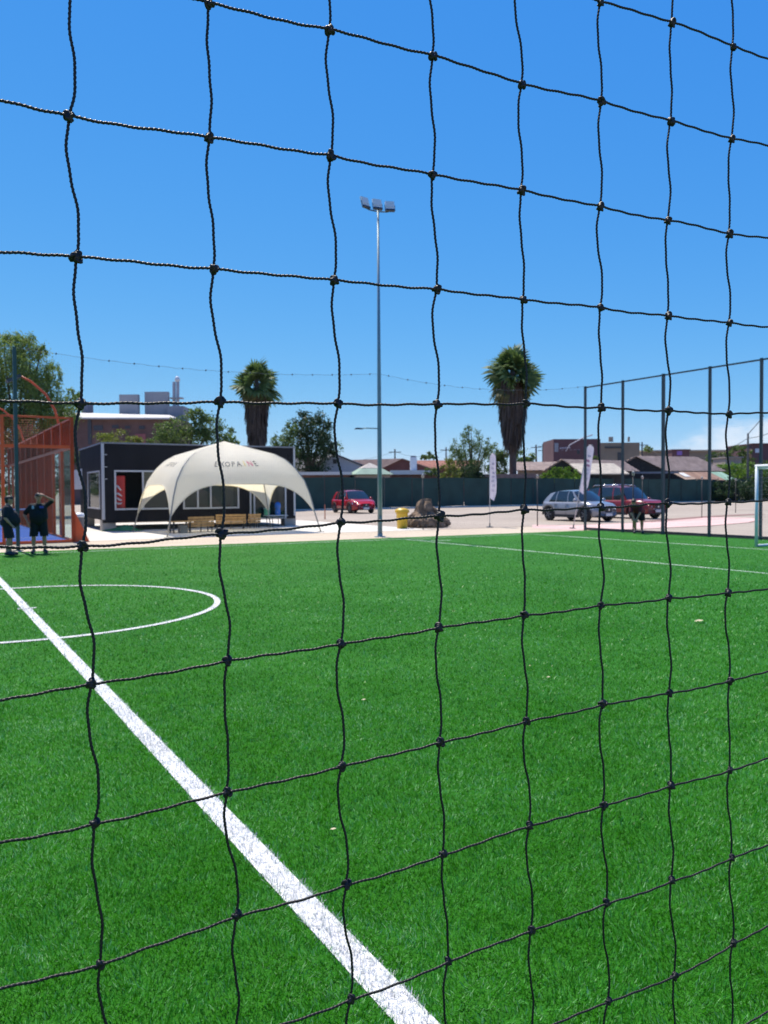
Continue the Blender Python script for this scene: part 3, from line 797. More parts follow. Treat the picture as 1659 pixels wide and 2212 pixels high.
# red drinks cooler inside the service window
fx = ox(261, 1050)
fl = cab.matrix_world if False else Matrix.Translation(CA) @ Matrix.Rotation(math.atan2(CD.y, CD.x), 4, 'Z')
fpos = fl @ Vector((fx, .42, CH0 + .06))
fz = WA[3] - .28
ck = thing('drinks_cooler', 'red drinks cooler with white script inside the cabin service window', 'cooler', fpos, math.atan2(CD.y, CD.x) - .25)
cw, chh = .50, fz - CH0
MB().box((0, 0, chh / 2), (cw, .5, chh)).build('cabinet', M('cooler_red', (.46, .025, .02), .35, var=.08), ck, bevel=.03)
sc_ = MB()
wv = lambda t: .05 * math.sin(t * 9)
for k, (z0_, hh, ph) in enumerate(((.62, .30, 0), (.38, .12, 1), (.22, .12, 2), (.07, .12, 3))):
    z0_ = chh * .30 + z0_ * 1.0
    pts = [(-.12 + .26 * t + (.0 if k else -.02), -.262, z0_ + hh * (.5 * math.sin(3.2 * t + ph) + .5) * (1 if k else (1 - t))) for t in np.linspace(0, 1, 8)]
    sc_.tube(pts, [.012, .03, .04, .045, .04, .035, .025, .01], 6)
sc_.build('script_lettering', M('script_white', (.7, .68, .66), .5), ck, True)

# ================================================================== TENT
TL1 = Vector((-7.6, 26.9, 0)); TX, TY = 6.0, 5.0
TC = TL1 + PV * TX / 2 + PU * TY / 2
tent = thing('event_tent', 'white arched event tent with lettering in front of the cabin', 'tent', (TC.x, TC.y, 0), AV)
def tent_mat():
    m = M('tent_fabric', (.88, .86, .79), .6, var=.04, scale=2, bump=.5, bscale=1.6, trans=(.95, .89, .68, .60)); return m
tentm = tent_mat()
kb = np.array([0, .25, .5, .62, .72, .82, .9, 1.0])
kr = np.array([0.0, .27, .536, .65, .75, .836, .893, .945])
kh = np.array([3.6, 3.33, 3.06, 2.84, 2.49, 2.03, 1.46, .72])
km_ = np.array([3.6, 3.30, 2.98, 2.80, 2.60, 2.36, 2.14, 1.88])
cr = [(-TX / 2, -TY / 2), (TX / 2, -TY / 2), (TX / 2, TY / 2), (-TX / 2, TY / 2)]
def smooth_interp(x, xs, ys):
    return float(np.interp(x, xs, ys))
def tent_pt(k, a, b):
    A_, B_ = cr[k], cr[(k + 1) % 4]
    r = smooth_interp(b, kb, kr); hr = smooth_interp(b, kb, kh); hm = smooth_interp(b, kb, km_)
    s = (a + 1) / 2
    x = (A_[0] + (B_[0] - A_[0]) * s) * r; y = (A_[1] + (B_[1] - A_[1]) * s) * r
    # mid part of each side is drawn in slightly (tension) 
    w = abs(a) ** 4.2
    pull = 1 - .05 * (1 - a * a) * b
    bill = .03 * math.sin(5 * a + 3 * k) * math.sin(math.pi * b) * (1 - w)
    return (x * pull, y * pull, hm * (1 - w) + hr * w + bill)
for k in range(4):
    mb = MB(); mb.grid([[tent_pt(k, a, b) for a in np.sin(np.linspace(-math.pi / 2, math.pi / 2, 41))] for b in np.linspace(0, 1, 29)])
    pn_ = mb.build('canopy_panel', tentm, tent, True)
    hem = MB(); hem.tube([tent_pt(k, a, 1.0) for a in np.sin(np.linspace(-math.pi / 2, math.pi / 2, 41))], .018, 6); hem.build('hem', tentm, pn_, True)
polem = M('tent_pole', (.33, .31, .26), .5, metal=.3)
for k in range(4):
    c = cr[k]; pts = [(c[0] * r, c[1] * r, h - .03) for r, h in zip(kr[1:], kh[1:])] + [(c[0] * 1.0, c[1] * 1.0, 0.0)]
    lg_ = MB().tube(pts, .026, 8).build('leg_pole', polem, tent, True)
    MB().box((c[0], c[1], .015), (.2, .2, .03)).build('foot_plate', polem, lg_)
# lettering on the canopy: letters follow the cloth
def text_mesh(s, size):
    cu = bpy.data.curves.new('lettering', 'FONT'); cu.body = s; cu.size = size; cu.align_x = 'CENTER'; cu.resolution_u = 2
    tmp = bpy.data.objects.new('tmp', cu); COL.objects.link(tmp)
    dg = bpy.context.evaluated_depsgraph_get(); me = bpy.data.meshes.new_from_object(tmp.evaluated_get(dg))
    bpy.data.objects.remove(tmp); bpy.data.curves.remove(cu); return me
inkd = M('ink_dark', (.05, .055, .06), .7); inky = M('ink_yellow', (.75, .55, .03), .7); inkp = M('ink_pink', (.60, .05, .16), .7); inkb = M('ink_blue', (.04, .10, .45), .7)
def tent_text(k, s, mats, a0, da, b0, sz):
    for q, ch in enumerate(s):
        me = text_mesh(ch, 1.0)
        bm = bmesh.new(); bm.from_mesh(me); bmesh.ops.triangulate(bm, faces=bm.faces)
        bmesh.ops.subdivide_edges(bm, edges=bm.edges, cuts=1)
        for v in bm.verts:
            a = a0 + da * q + v.co.x * sz; b = b0 - v.co.y * sz * 1.05
            P = Vector(tent_pt(k, a, b)); P1 = Vector(tent_pt(k, a + .01, b)); P2 = Vector(tent_pt(k, a, b + .01))
            n = (P1 - P).cross(P2 - P).normalized()
            if n.z < 0: n = -n
            v.co = P + n * .012
        me2 = bpy.data.meshes.new('letter'); bm.to_mesh(me2); bm.free(); bpy.data.meshes.remove(me)
        me2.materials.clear(); me2.materials.append(mats[q]); link('letter', me2, tent)
tent_text(0, 'EXOPAINE', [inkd, inkd, inkd, inkd, inkd, inky, inkp, inkd], -.445, .104, .745, .128)
tent_text(3, 'EXOPAINE', [inkd] * 8, -.26, .085, .735, .105)

# ================================================================== FURNITURE UNDER THE TENT
pine = M('pine_slat', (.44, .26, .10), .65, var=.3, scale=6)
blackm = M('black_metal', (.02, .02, .02), .5)
def bench(name, label, px0, px1, py, L, top, rz, tables=False):
    p = G((px0 + px1) / 2, py); b = thing(name, label, 'bench', (p.x, p.y + .1, .008), rz, 'pine benches under the tent')
    for k in range(4):
        MB().box((0, -.02 + k * .01, top - .05 - k * .105), (L, .022, .085), ax=Matrix.Rotation(-.12, 3, 'X')).build('back_slat', pine, b)
    for k in range(3): MB().box((0, .12 + k * .12, top * .52), (L, .1, .025)).build('seat_slat', pine, b)
    for x in (-L / 2 + .08, 0, L / 2 - .08):
        MB().bar((x, .03, 0), (x, -.0, top), .035).build('upright', blackm, b)
        if x: MB().bar((x, .4, 0), (x, .4, top * .5 - .016), .035).build('leg', blackm, b); MB().bar((x, .05, top * .5 - .04), (x, .38, top * .5 - .04), .03).build('side_rail', blackm, b)
    return b
bench('bench', 'pine slatted bench nearest the front left tent pole', 405, 462, 1150, 1.12, .62, AV + .15)
bench('bench', 'pine slatted bench with wide twin backrest in the middle of the tent', 467, 529, 1144, 1.25, .64, AV - .25)
bench('bench', 'short pine slatted bench at the cabin door end of the tent', 536, 562, 1141, .55, .62, AV - .1)
p = G(388, 1152); tb = thing('low_table', 'low pine topped table with black legs by the tent pole', 'table', (p.x, p.y + .1, .008), AV + .1)
for k in range(4): MB().box((0, -.2 + k * .135, .44), (.78, .12, .03)).build('top_plank', pine, tb)
for x in (-.33, .33):
    for y in (-.18, .2): MB().bar((x, y, 0), (x, y, .424), .05).build('leg', blackm, tb)
    MB().box((x, .01, .1), (.04, .33, .03)).build('stretcher', blackm, tb)
MB().box((.1, 0, .22), (.3, .3, .3)).build('crate', M('crate_grey', (.22, .21, .18), .8), None, loc=tb.location + Vector((0, .0, 0)))
tag(bpy.data.objects['crate'], 'grey box standing under the low pine table', 'box')
bpy.data.objects['crate'].rotation_euler = (0, 0, AV); bpy.data.objects['crate'].location.z = -.06 + .008
p = G(598, 1137); t2 = thing('side_table', 'long low pale table standing before the cabin door', 'table', (p.x, p.y - .3, .008), AV)
MB().box((0, 0, .50), (1.0, .5, .04)).build('table_top', M('table_pale', (.5, .52, .52), .6), t2)
for x in (-.42, -.14, .14, .42):
    MB().bar((x - .08, -.18, 0), (x + .04, .18, .48), .03).build('leg', blackm, t2)
p = t2.location
dsp = thing('water_dispenser', 'bright blue plastic bottle dispenser standing on the pale table', 'dispenser', p + (PV * .1) + Vector((0, 0, .52)), 0)
MB().lathe([(.11, 0), (.12, .02), (.12, .2), (.10, .25), (.10, .28), (.13, .33), (.13, .5), (.09, .56), (.03, .58)], 14).build('bottle', M('blue_plastic', (.03, .16, .50), .4), dsp, True)
MB().box((0, -.13, .12), (.03, .05, .04)).build('tap', M('white_trim', (.62, .63, .63)), dsp)
grn = thing('green_canister', 'mint green canister with a flat lid by the cabin door', 'canister', p - PV * .43 + Vector((0, 0, .52)), 0)
MB().lathe([(.12, 0), (.13, .02), (.13, .26), (.12, .28)], 14).build('body', M('mint_plastic', (.10, .40, .22), .5), grn, True)
MB().lathe([(.15, .28), (.15, .32), (.05, .34)], 14).build('lid', M('mint_lid', (.35, .55, .48), .5), grn, True)

# ================================================================== CARS
tyrem = M('tyre', (.012, .012, .013), .8); rimm = M('alloy', (.34, .35, .37), .35, metal=.7)
carglass = M('car_glass', (.02, .028, .036), .06, var=.1, spec=.9)
chrome = M('chrome', (.55, .57, .6), .2, metal=.9); lampm = M('headlamp', (.55, .58, .6), .12, spec=.9, var=.1)
tailm = M('tail_lamp', (.35, .01, .01), .2); platem = M('number_plate', (.62, .62, .60), .5); clad = M('black_cladding', (.02, .02, .022), .6)
wheel_cache = {}
def wheel_meshes(r, w=.22):
    if r in wheel_cache: return wheel_cache[r]
    ax = Matrix.Rotation(math.pi / 2, 3, 'X')
    ty = MB().lathe([(r * .64, -w / 2), (r * .9, -w / 2), (r, -w * .3), (r, w * .3), (r * .9, w / 2), (r * .64, w / 2)], 28, ax=ax).mesh('tyre', tyrem, True)
    m = MB(); m.lathe([(r * .66, -w * .40), (r * .66, w * .40), (r * .60, w * .46), (r * .56, w * .36), (r * .1, w * .30)], 24, ax=ax)
    for k in range(5):
        a = 2 * math.pi * k / 5
        for s in (-1, 1): 
            m.bar((math.cos(a) * r * .1, -s * (w * .44), math.sin(a) * r * .1), (math.cos(a) * r * .60, -s * (w * .45), math.sin(a) * r * .60), .06, .02)
    for s in (-1, 1): m.lathe([(r * .15, -.01), (r * .15, .01)], 12, c=(0, s * w * .45, 0), ax=ax)
    rm = m.mesh('rim', rimm); wheel_cache[r] = (ty, rm); return ty, rm
def car(name, label, pos, heading, L, W, H, paint, style, rw=.345):
    t = thing(name, label, 'car', (pos[0], pos[1], 0), heading, 'cars parked in the gravel lot')
    hl, hw = L / 2, W / 2
    xf, xr = (hl - .90, -hl + .82) if style != 'hatch' else (hl - .76, -hl + .70)
    nose, cowl, tail = (.84, 1.03, 1.03) if style == 'suv' else (.78, 1.0, 1.0)
    def top(x):
        c = .225 * L
        if x > c: 
            s = (x - c) / (hl - c); return cowl - (cowl - nose) * (s ** 1.7) * (1.0 if style != 'suv' else .6)
        return cowl - .02 + (tail - cowl) * (c - x) / (hl + c)
    def half(x):
        s = x / hl
        f = 1 - (.36 if style == 'hatch' else .28 if style != 'suv' else .19) * max(0, (s - .72) / .28) ** 2 - (.28 if style == 'hatch' else .16) * max(0, (-s - .76) / .24) ** 2
        return hw * f
    ra = rw + .065
    def bot(x):
        z = .23 + .10 * max(0, (abs(x) / hl - .8) / .2)
        for xw in (xf, xr):
            d = abs(x - xw)
            if d < ra: z = max(z, rw + math.sqrt(ra * ra - d * d))
        return z
    xs = set(np.linspace(-hl, hl, 31))
    for xw in (xf, xr): xs |= set(xw + ra * np.array([-1.001, -.98, -.9, -.75, -.5, -.25, 0, .25, .5, .75, .9, .98, 1.001]))
    xs = sorted(xs)
    rows = []
    for x in xs:
        w, zt, zb = half(x), top(x), bot(x)
        e = max(0, (abs(x) / hl - .965) / .035)
        zt2 = zt - .14 * e * e
        pr = [(w - .10, zb), (w - .015, zb + .05), (w + .004, zb + .45 * (zt2 - zb)), (w - .012, zt2 - .10), (w - .06, zt2 - .015), (w - .16, zt2 + .01), (w * .5, zt2 + .03), (0, zt2 + .035)]
        rows.append([(x, -y, z) for y, z in pr] + [(x, y, z) for y, z in reversed(pr[:-1])])
    b = MB(); b.grid([[Vector(p) for p in r] for r in rows])
    n = len(rows[0]); b.f.append(tuple(range(n))); b.f.append(tuple((len(rows) - 1) * n + i for i in range(n - 1, -1, -1)))
    body = b.build('body', paint, t, True)
    MB().box((0, 0, .42), (L - .55, W - .46, .36)).build('underbody', clad, t)
    # sill cladding
    for s in (-1, 1):
        MB().box(((xf + xr) / 2, s * (hw - .035), .27), (xf - xr - 2 * ra - .02, .085, .13)).build('sill', clad, t)
        for xw in (xf, xr):
            pts = [(xw + (ra + .015) * math.cos(a), s * (half(xw) - .012), rw + (ra + .015) * math.sin(a)) for a in np.linspace(-.1, math.pi + .1, 13)]
            MB().tube(pts, .032, 6).build('arch_trim', clad, t, True)
    # greenhouse
    if style == 'suv':
        st = [(-.47, -.435, 'p'), (-.44, -.41, 'g'), (-.235, -.235, 'p'), (-.215, -.215, 'g'), (-.01, -.02, 'p'), (.01, -.005, 'g'), (.165, .075, 'p'), (.215, .095, 'e')]
    elif style == 'hatch':
        st = [(-.46, -.345, 'p'), (-.33, -.25, 'g'), (-.21, -.20, 'p'), (-.195, -.19, 'g'), (-.0, -.01, 'p'), (.015, .0, 'g'), (.175, .05, 'p'), (.24, .075, 'e')]
    else:
        st = [(-.465, -.36, 'p'), (-.33, -.27, 'g'), (-.22, -.21, 'p'), (-.20, -.195, 'g'), (-.01, -.02, 'p'), (.01, .0, 'g'), (.18, .06, 'p'), (.235, .085, 'e')]
    def rz_(fx): return H - .035 - (.14 if style == 'hatch' else .08) * max(0, (-fx - .10) / .25) ** 2 - .05 * max(0, (fx + .05) / .14) ** 2
    def side(s):
        lo = [Vector((a * L, s * (half(a * L) - .075), top(a * L) - .0)) for a, _, _ in st]
        hi = [Vector((c * L, s * (hw - .245 - .03 * max(0, (-c - .2) / .2)), rz_(c) - .035)) for _, c, _ in st]
        mid = [(p + q) / 2 + Vector((0, s * .035, 0)) for p, q in zip(lo, hi)]
        return lo, mid, hi
    shell = MB()
    loL, miL, hiL = side(1); loR, miR, hiR = side(-1)
    for (lo, mi, hi, s) in ((loL, miL, hiL, 1), (loR, miR, hiR, -1)):
        for k in range(len(st) - 1):
            g_ = MB() if st[k][2] == 'g' else shell
            P = [[lo[k], lo[k + 1]], [mi[k], mi[k + 1]], [hi[k], hi[k + 1]]]
            if s > 0: P = [r[::-1] for r in P]
            g_.grid(P)
            if st[k][2] == 'g': g_.build('side_window', carglass, t, True)
    NX = 7
    def across(pl, pr_, bow, bx):
        return [pl.lerp(pr_, q) + Vector((bx * math.sin(math.pi * q), 0, bow * math.sin(math.pi * q))) for q in np.linspace(0, 1, NX)]
    roof = [across(hiL[k], hiR[k], .05, .0 if k < len(st) - 1 else .10) for k in range(len(st))]
    shell.grid(roof)
    ws = [across(loL[-1], loR[-1], .02, .22), [ (a + b) / 2 + Vector((.03, 0, .03)) for a, b in zip(across(loL[-1], loR[-1], .02, .22), roof[-1])], roof[-1]]
    MB().grid(ws).build('windscreen', carglass, t, True)
    rwn = [roof[0], [(a + b) / 2 + Vector((-.03, 0, .0)) for a, b in zip(across(loL[0], loR[0], .02, -.02), roof[0])], across(loL[0], loR[0], .02, -.02)]
    MB().grid(rwn).build('rear_window', carglass, t, True)
    shell.build('roof_and_pillars', paint, t, True)
    # wheels
    ty, rm = wheel_meshes(rw)
    for xw in (xf, xr):
        for s in (-1, 1):
            w_ = thing('wheel', None, None); w_.parent = t; w_.location = (xw, s * (hw - .125), rw)
            a_ = link('tyre', ty, w_); b_ = link('rim', rm, w_)
    # front face
    fx = hl + .004
    gh = .16 if style != 'suv' else .15
    gz = nose - .20
    gm = MB(); gm.grid([[(fx + .012 - .10 * abs(y / .42) ** 2.2 * .6, y, z) for y in np.linspace(-.42, .42, 9)] for z in (gz - gh, gz + gh * .2, gz + gh * .8)]); gm.build('grille', clad, t, True)
    MB().tube([(fx + .02 - .06 * abs(y / .44) ** 2.2, y, gz - gh + .02 + .05 * abs(y / .44) ** 2) for y in np.linspace(-.44, .44, 9)], .018, 6).build('grille_trim', chrome, t, True)
    MB().lathe([(.0, -.01), (.05, -.01), (.05, .012), (.0, .014)], 14, c=(fx + .03, 0, gz + .02), ax=Matrix.Rotation(math.pi / 2, 3, 'Y')).build('emblem', chrome, t)
    MB().box((fx + .04, 0, gz - gh - .06), (.02, .44, .12)).build('number_plate', platem, t)
    MB().grid([[(fx + .01 - .14 * abs(y / .62) ** 2.2, y, z) for y in np.linspace(-.62, .62, 9)] for z in (.27, .36, .44)]).build('lower_intake', clad, t, True)
    for s in (-1, 1):
        hp = []
        for a in (0, .35, .7, 1):
            x = hl - .02 - .40 * a; hp.append([(x + .005 - .02 * a, s * (min(half(x) + .008, .47 + .50 * a)), nose - .06 - .0 * a + .08 * a), (x + .035 - .02 * a, s * (min(half(x) + .012, .46 + .50 * a)), nose - .15 + .05 * a), (x + .04 - .02 * a, s * min(half(x) + .012, .46 + .50 * a), nose - .22 + .09 * a)])
        MB().grid(hp if s > 0 else hp[::-1]).build('headlight', lampm, t, True)
        MB().lathe([(.0, -.02), (.06, -.02), (.06, .02), (0, .025)], 10, c=(hl - .09, s * (hw - .30), .42), ax=Matrix.Rotation(math.pi / 2, 3, 'Y')).build('fog_lamp', lampm, t)
        MB().grid([[(-hl + .03 + .25 * a * a, s * (half(-hl + .03 + .25 * a * a) - .03 + .035 * a) * (.7 + .3 * a), z) for a in (0, .5, 1)] for z in (.78, .88, .95)]).build('tail_light', tailm, t, True)
        mr = MB(); mr.lathe([(.02, -.10), (.09, -.07), (.10, 0), (.09, .07), (.03, .10)], 10, c=(.185 * L, s * (hw + .10), 1.06), ax=Matrix.Rotation(math.pi / 2, 3, 'X')); mr.bar((.19 * L, s * (hw - .08), 1.02), (.185 * L, s * (hw + .05), 1.04), .05, .03)
        mr.build('mirror', paint, t, True)
        for xh in (.02 * L, -.19 * L): MB().box((xh, s * (hw + .004), .86), (.17, .03, .03)).build('door_handle', paint, t)
        for xd in (.19 * L, -.005 * L, -.205 * L): MB().box((xd, s * (hw + .0015), .62), (.012, .008, .56)).build('door_gap', clad, t)
        if style == 'suv':
            zz = H + (.03 if style == 'suv' else .0)
            MB().tube([(-.36 * L, s * (hw - .30), H - .06), (-.33 * L, s * (hw - .30), zz), (.02 * L, s * (hw - .29), zz), (.06 * L, s * (hw - .30), H - .05)], .02, 6).build('roof_rail', chrome if style == 'suv' else clad, t, True)
    return t
red1 = M('car_red', (.36, .008, .014), .25, var=.05, coat=.35, spec=.5)
red2 = M('car_dark_red', (.20, .012, .016), .3, var=.08, coat=.3, spec=.5)
silv = M('car_silver_blue', (.25, .26, .29), .3, metal=.2, var=.04, coat=.8)
def hd(deg): return -R(deg)
c1 = at(763, 1100, 56.0); car('parked_car', 'bright red crossover car facing the pitch by the green fence', (c1.x, c1.y), hd(64), 4.5, 1.84, 1.68, red1, 'cross')
c2 = at(1250, 1120, 39.3); car('parked_car', 'silver blue hatchback car parked beside the dark red off-roader', (c2.x, c2.y), hd(59), 3.98, 1.76, 1.61, silv, 'hatch')
c3 = at(1347, 1120, 43.0); s_ = car('parked_car', 'dark red off-roader with roof rails parked behind the silver car', (c3.x, c3.y), hd(60), 4.75, 1.86, 1.80, red2, 'suv', rw=.37)
for x in (-.9, -.2): MB().tube([(x, -.62, 1.84), (x, 0, 1.86), (x, .62, 1.84)], .022, 6).build('roof_bar', chrome, s_, True)

# ================================================================== PEOPLE
def capsule(mb, p, q, r0, r1, n=10):
    p, q = Vector(p), Vector(q); d = (q - p); L = d.length
    d = d.normalized() if L > 1e-5 else Vector((0, 0, 1))
    pts = []; rad = []
    for a in (-.98, -.8, -.45): pts.append(p + d * r0 * a); rad.append(r0 * math.sqrt(1 - a * a))
    for s in (0, .5, 1): pts.append(p + d * L * s); rad.append(r0 + (r1 - r0) * s)
    for a in (.45, .8, .98): pts.append(q + d * r1 * a); rad.append(r1 * math.sqrt(1 - a * a))
    mb.tube(pts, rad, n)
def fuse(name, caps, mat, parent, vox=.014, it=4, scale=1.0):
    mb = MB()
    for c in caps: capsule(mb, *c)
    tmp = mb.build('tmp', None); m = tmp.modifiers.new('r', 'REMESH'); m.mode = 'VOXEL'; m.voxel_size = vox; m.use_smooth_shade = True
    s = tmp.modifiers.new('s', 'SMOOTH'); s.iterations = it; s.factor = .5
    dg = bpy.context.evaluated_depsgraph_get(); me = bpy.data.meshes.new_from_object(tmp.evaluated_get(dg))
    bpy.data.objects.remove(tmp); me.materials.clear(); me.materials.append(mat); me.name = name
    o = link(name, me, parent); return o
skin = M('skin', (.42, .24, .17), .55, var=.08, scale=12); skin_d = M('skin_tan', (.44, .22, .13), .55, var=.08, scale=12)
hairm = M('hair', (.015, .012, .010), .6, var=.4, scale=60); navy = M('navy_cloth', (.008, .010, .016), .85, var=.25, scale=9, bump=.2, bscale=14); blackc = M('black_cloth', (.006, .006, .006), .85, var=.3, scale=9, bump=.2, bscale=14)
shoem = M('shoe', (.03, .03, .035), .6); sock = M('sock', (.5, .5, .48), .8); maroon = M('maroon_cloth', (.10, .012, .02), .85, var=.2); greyc = M('grey_cloth', (.22, .25, .26), .85, var=.2)
bluep = M('shirt_print_blue', (.06, .06, .30), .7); pale_print = M('shirt_print_pale', (.45, .48, .55), .7)
def hand(c, d, side, up):
    """palm at c, fingers along d, thumb on 'side' """
    c, d, side = Vector(c), Vector(d).normalized(), Vector(side).normalized(); nrm = d.cross(side)
    out = [(c - d * .02, c + d * .055, .026, .034)]
    for k, (o, l) in enumerate(((-.033, .062), (-.011, .074), (.011, .070), (.033, .054))):
        b = c + d * .07 + side * o; m = b + d * l * .5 + nrm * .008; e = m + d * l * .45 + nrm * .022
        out += [(b, m, .0105, .0095), (m, e, .0095, .008)]
    out += [(c + side * -.03, c + side * -.062 + d * .045, .013, .010), (c + side * -.062 + d * .045, c + side * -.06 + d * .075 + nrm * .01, .010, .009)]
    return out
def head(c, f, tilt=0):
    """c head centre, f facing unit vector"""
    c, f = Vector(c), Vector(f).normalized(); s = Vector((-f.y, f.x, 0)); u = Vector((0, 0, 1))
    caps = [(c + u * .035 - f * .015, c + u * .03 + f * .01, .088, .085), (c - u * .03 + f * .015, c - u * .065 + f * .03, .068, .050),
            (c + f * .092 - u * .0, c + f * .104 - u * .03, .012, .016), (c + f * .075 + u * .028 - s * .03, c + f * .075 + u * .028 + s * .03, .016, .016),
            (c + s * .085 - u * .01, c + s * .088 + u * .022, .013, .016), (c - s * .085 - u * .01, c - s * .088 + u * .022, .013, .016),
            (c + f * .075 - u * .062 - s * .018, c + f * .075 - u * .062 + s * .018, .013, .013)]
    hair = [(c + u * .05 - f * .035, c + u * .06 + f * .02, .092, .082), (c - f * .05 + u * .0, c - f * .055 - u * .03, .075, .06)]
    return caps, hair, s, f, u
def person(label, loc, rz, sc, J, mats, face, group=None):
    t = thing('person', label, 'person', loc, rz); t.scale = (sc, sc, sc)
    sk, shirt, shorts = mats
    hc_, hair, s, f, u = head(J['head'], face)
    hd_ = Vector(J['head'])
    body = list(hc_) + [(J['neck'], hd_ - u * .06, .058, .055)]
    torso = J['torso']; body += torso
    for a in ('armL', 'armR'):
        sh, el, wr, hnd = J[a]
        body += [(sh, el, .052, .042), (el, wr, .041, .028)] + hand(*hnd)
    for l in ('legL', 'legR'):
        hp, kn, an, toe = J[l]
        k2 = Vector(kn) + (Vector(an) - Vector(kn)) * .3
        body += [(hp, kn, .092, .060), (kn, k2 + Vector((0, .012, 0)), .057, .062), (k2 + Vector((0, .012, 0)), an, .060, .038), (an, toe, .042, .034)]
    b = fuse('body', body, sk, t)
    fuse('hair', hair, hairm, t, it=2)
    for q in (-1, 1):
        e = MB().lathe([(.001, -.011), (.008, -.007), (.011, 0), (.008, .007), (.001, .011)], 8, c=hd_ + f * .080 + s * .034 * q + u * .006); e.build('eye', hairm, t, True)
    grow = .022
    sh_ = [(p, q, a + grow, b_ + grow) for p, q, a, b_ in torso]
    for a in ('armL', 'armR'):
        sh, el = Vector(J[a][0]), Vector(J[a][1]); sh_.append((sh, sh.lerp(el, .80), .070, .066))
    fuse('shirt', sh_, shirt, t, vox=.016)
    so = []
    for l in ('legL', 'legR'):
        hp, kn = Vector(J[l][0]), Vector(J[l][1]); so.append((hp, hp.lerp(kn, 1.0), .120, .114))
    so.append((Vector(J['legL'][0]) + Vector((0, 0, .03)), Vector(J['legR'][0]) + Vector((0, 0, .03)), .125, .125))
    sh2 = fuse('shorts', so, shorts, t, vox=.016)
    bm = bmesh.new(); bm.from_mesh(sh2.data); kz = max(J['legL'][1][2], J['legR'][1][2]) + .01
    bmesh.ops.bisect_plane(bm, geom=bm.verts[:] + bm.edges[:] + bm.faces[:], plane_co=(0, 0, kz), plane_no=(0, 0, -1), clear_outer=True)
    bm.to_mesh(sh2.data); bm.free()
    for l in ('legL', 'legR'):
        an, toe = Vector(J[l][2]), Vector(J[l][3])
        fuse('shoe', [(an + Vector((0, 0, -.01)), toe, .052, .046), (Vector((an.x, an.y, .045)) - (toe - an).normalized() * .03, Vector((toe.x, toe.y, .038)), .042, .04)], shoem, t, it=2)
    return t
# man shading his eyes, facing the camera
J = dict(head=(0.0, -.05, 1.545), neck=(0, .0, 1.38), torso=[((-.10, 0, 1.27), (.10, 0, 1.27), .105, .105), ((-.09, -.01, 1.22), (-.09, -.03, 1.0), .12, .135), ((.09, -.01, 1.22), (.09, -.03, 1.0), .12, .135), ((0, -.05, 1.05), (0, -.04, .95), .15, .15), ((-.07, 0, .92), (.07, 0, .92), .13, .13)],
         armR=((.19, .0, 1.32), (.37, -.08, 1.47), (.16, -.17, 1.59), ((.13, -.18, 1.605), (-.9, -.05, .15), (0, -.3, -1), 1)),
         armL=((-.19, .0, 1.32), (-.36, .06, 1.08), (-.27, -.04, .87), ((-.26, -.05, .85), (.15, -.2, -1), (-.2, 1, 0), 1)),
         legL=((-.10, 0, .86), (-.135, -.02, .47), (-.14, .02, .09), (-.18, -.13, .045)), legR=((.10, 0, .86), (.135, -.02, .47), (.14, .02, .09), (.19, -.12, .045)))
fp = G(85, 1196.5)
m2 = person('man in black shirt and long shorts shading his eyes with one hand', (fp.x, fp.y, .012), math.atan2(fp.y, fp.x) - math.pi / 2, .945, J, (skin_d, blackc, blackc), (0.1, -1, 0))
mb = MB(); mb.grid([[(-.165 + a * .05, -.135 - .01 * a, 1.24 + .09 * b) for a in (0, .5, 1)] for b in (0, .5, 1)]); mb.build('shirt_logo', pale_print, m2)
mb = MB(); mb.grid([[(.02 + a * .11, -.148 - .004 * math.sin(3 * a), 1.26 + .06 * b) for a in (0, .5, 1)] for b in (0, .5, 1)]); mb.build('shirt_logo', bluep, m2)
# man in profile facing right
J = dict(head=(.05, 0, 1.50), neck=(0, 0, 1.36), torso=[((0, -.10, 1.26), (0, .10, 1.26), .11, .11), ((.0, -.08, 1.22), (.05, -.08, 1.0), .135, .16), ((.0, .08, 1.22), (.05, .08, 1.0), .135, .16), ((.10, 0, 1.06), (.13, 0, .95), .17, .175), ((-.03, -.07, .92), (-.03, .07, .92), .15, .15)],
         armR=((-.02, -.20, 1.30), (-.06, -.26, 1.03), (.09, -.24, .84), ((.11, -.235, .82), (.6, .1, -.7), (0, 1, 0.2), 1)),
         armL=((-.02, .20, 1.30), (-.04, .26, 1.03), (.10, .22, .86), ((.12, .215, .84), (.6, -.1, -.7), (0, -1, 0.2), 1)),
         legL=((-.02, -.10, .86), (.02, -.11, .47), (-.03, -.11, .09), (.13, -.13, .045)), legR=((-.02, .10, .86), (.06, .10, .47), (.05, .10, .09), (.21, .11, .045)))
fp = G(18, 1201)
m1 = person('heavily built man in navy shirt and shorts standing in profile at the left edge', (fp.x, fp.y, .012), math.atan2(fp.y, fp.x) - math.pi / 2, .93, J, (skin_d, navy, navy), (1, -.05, 0))
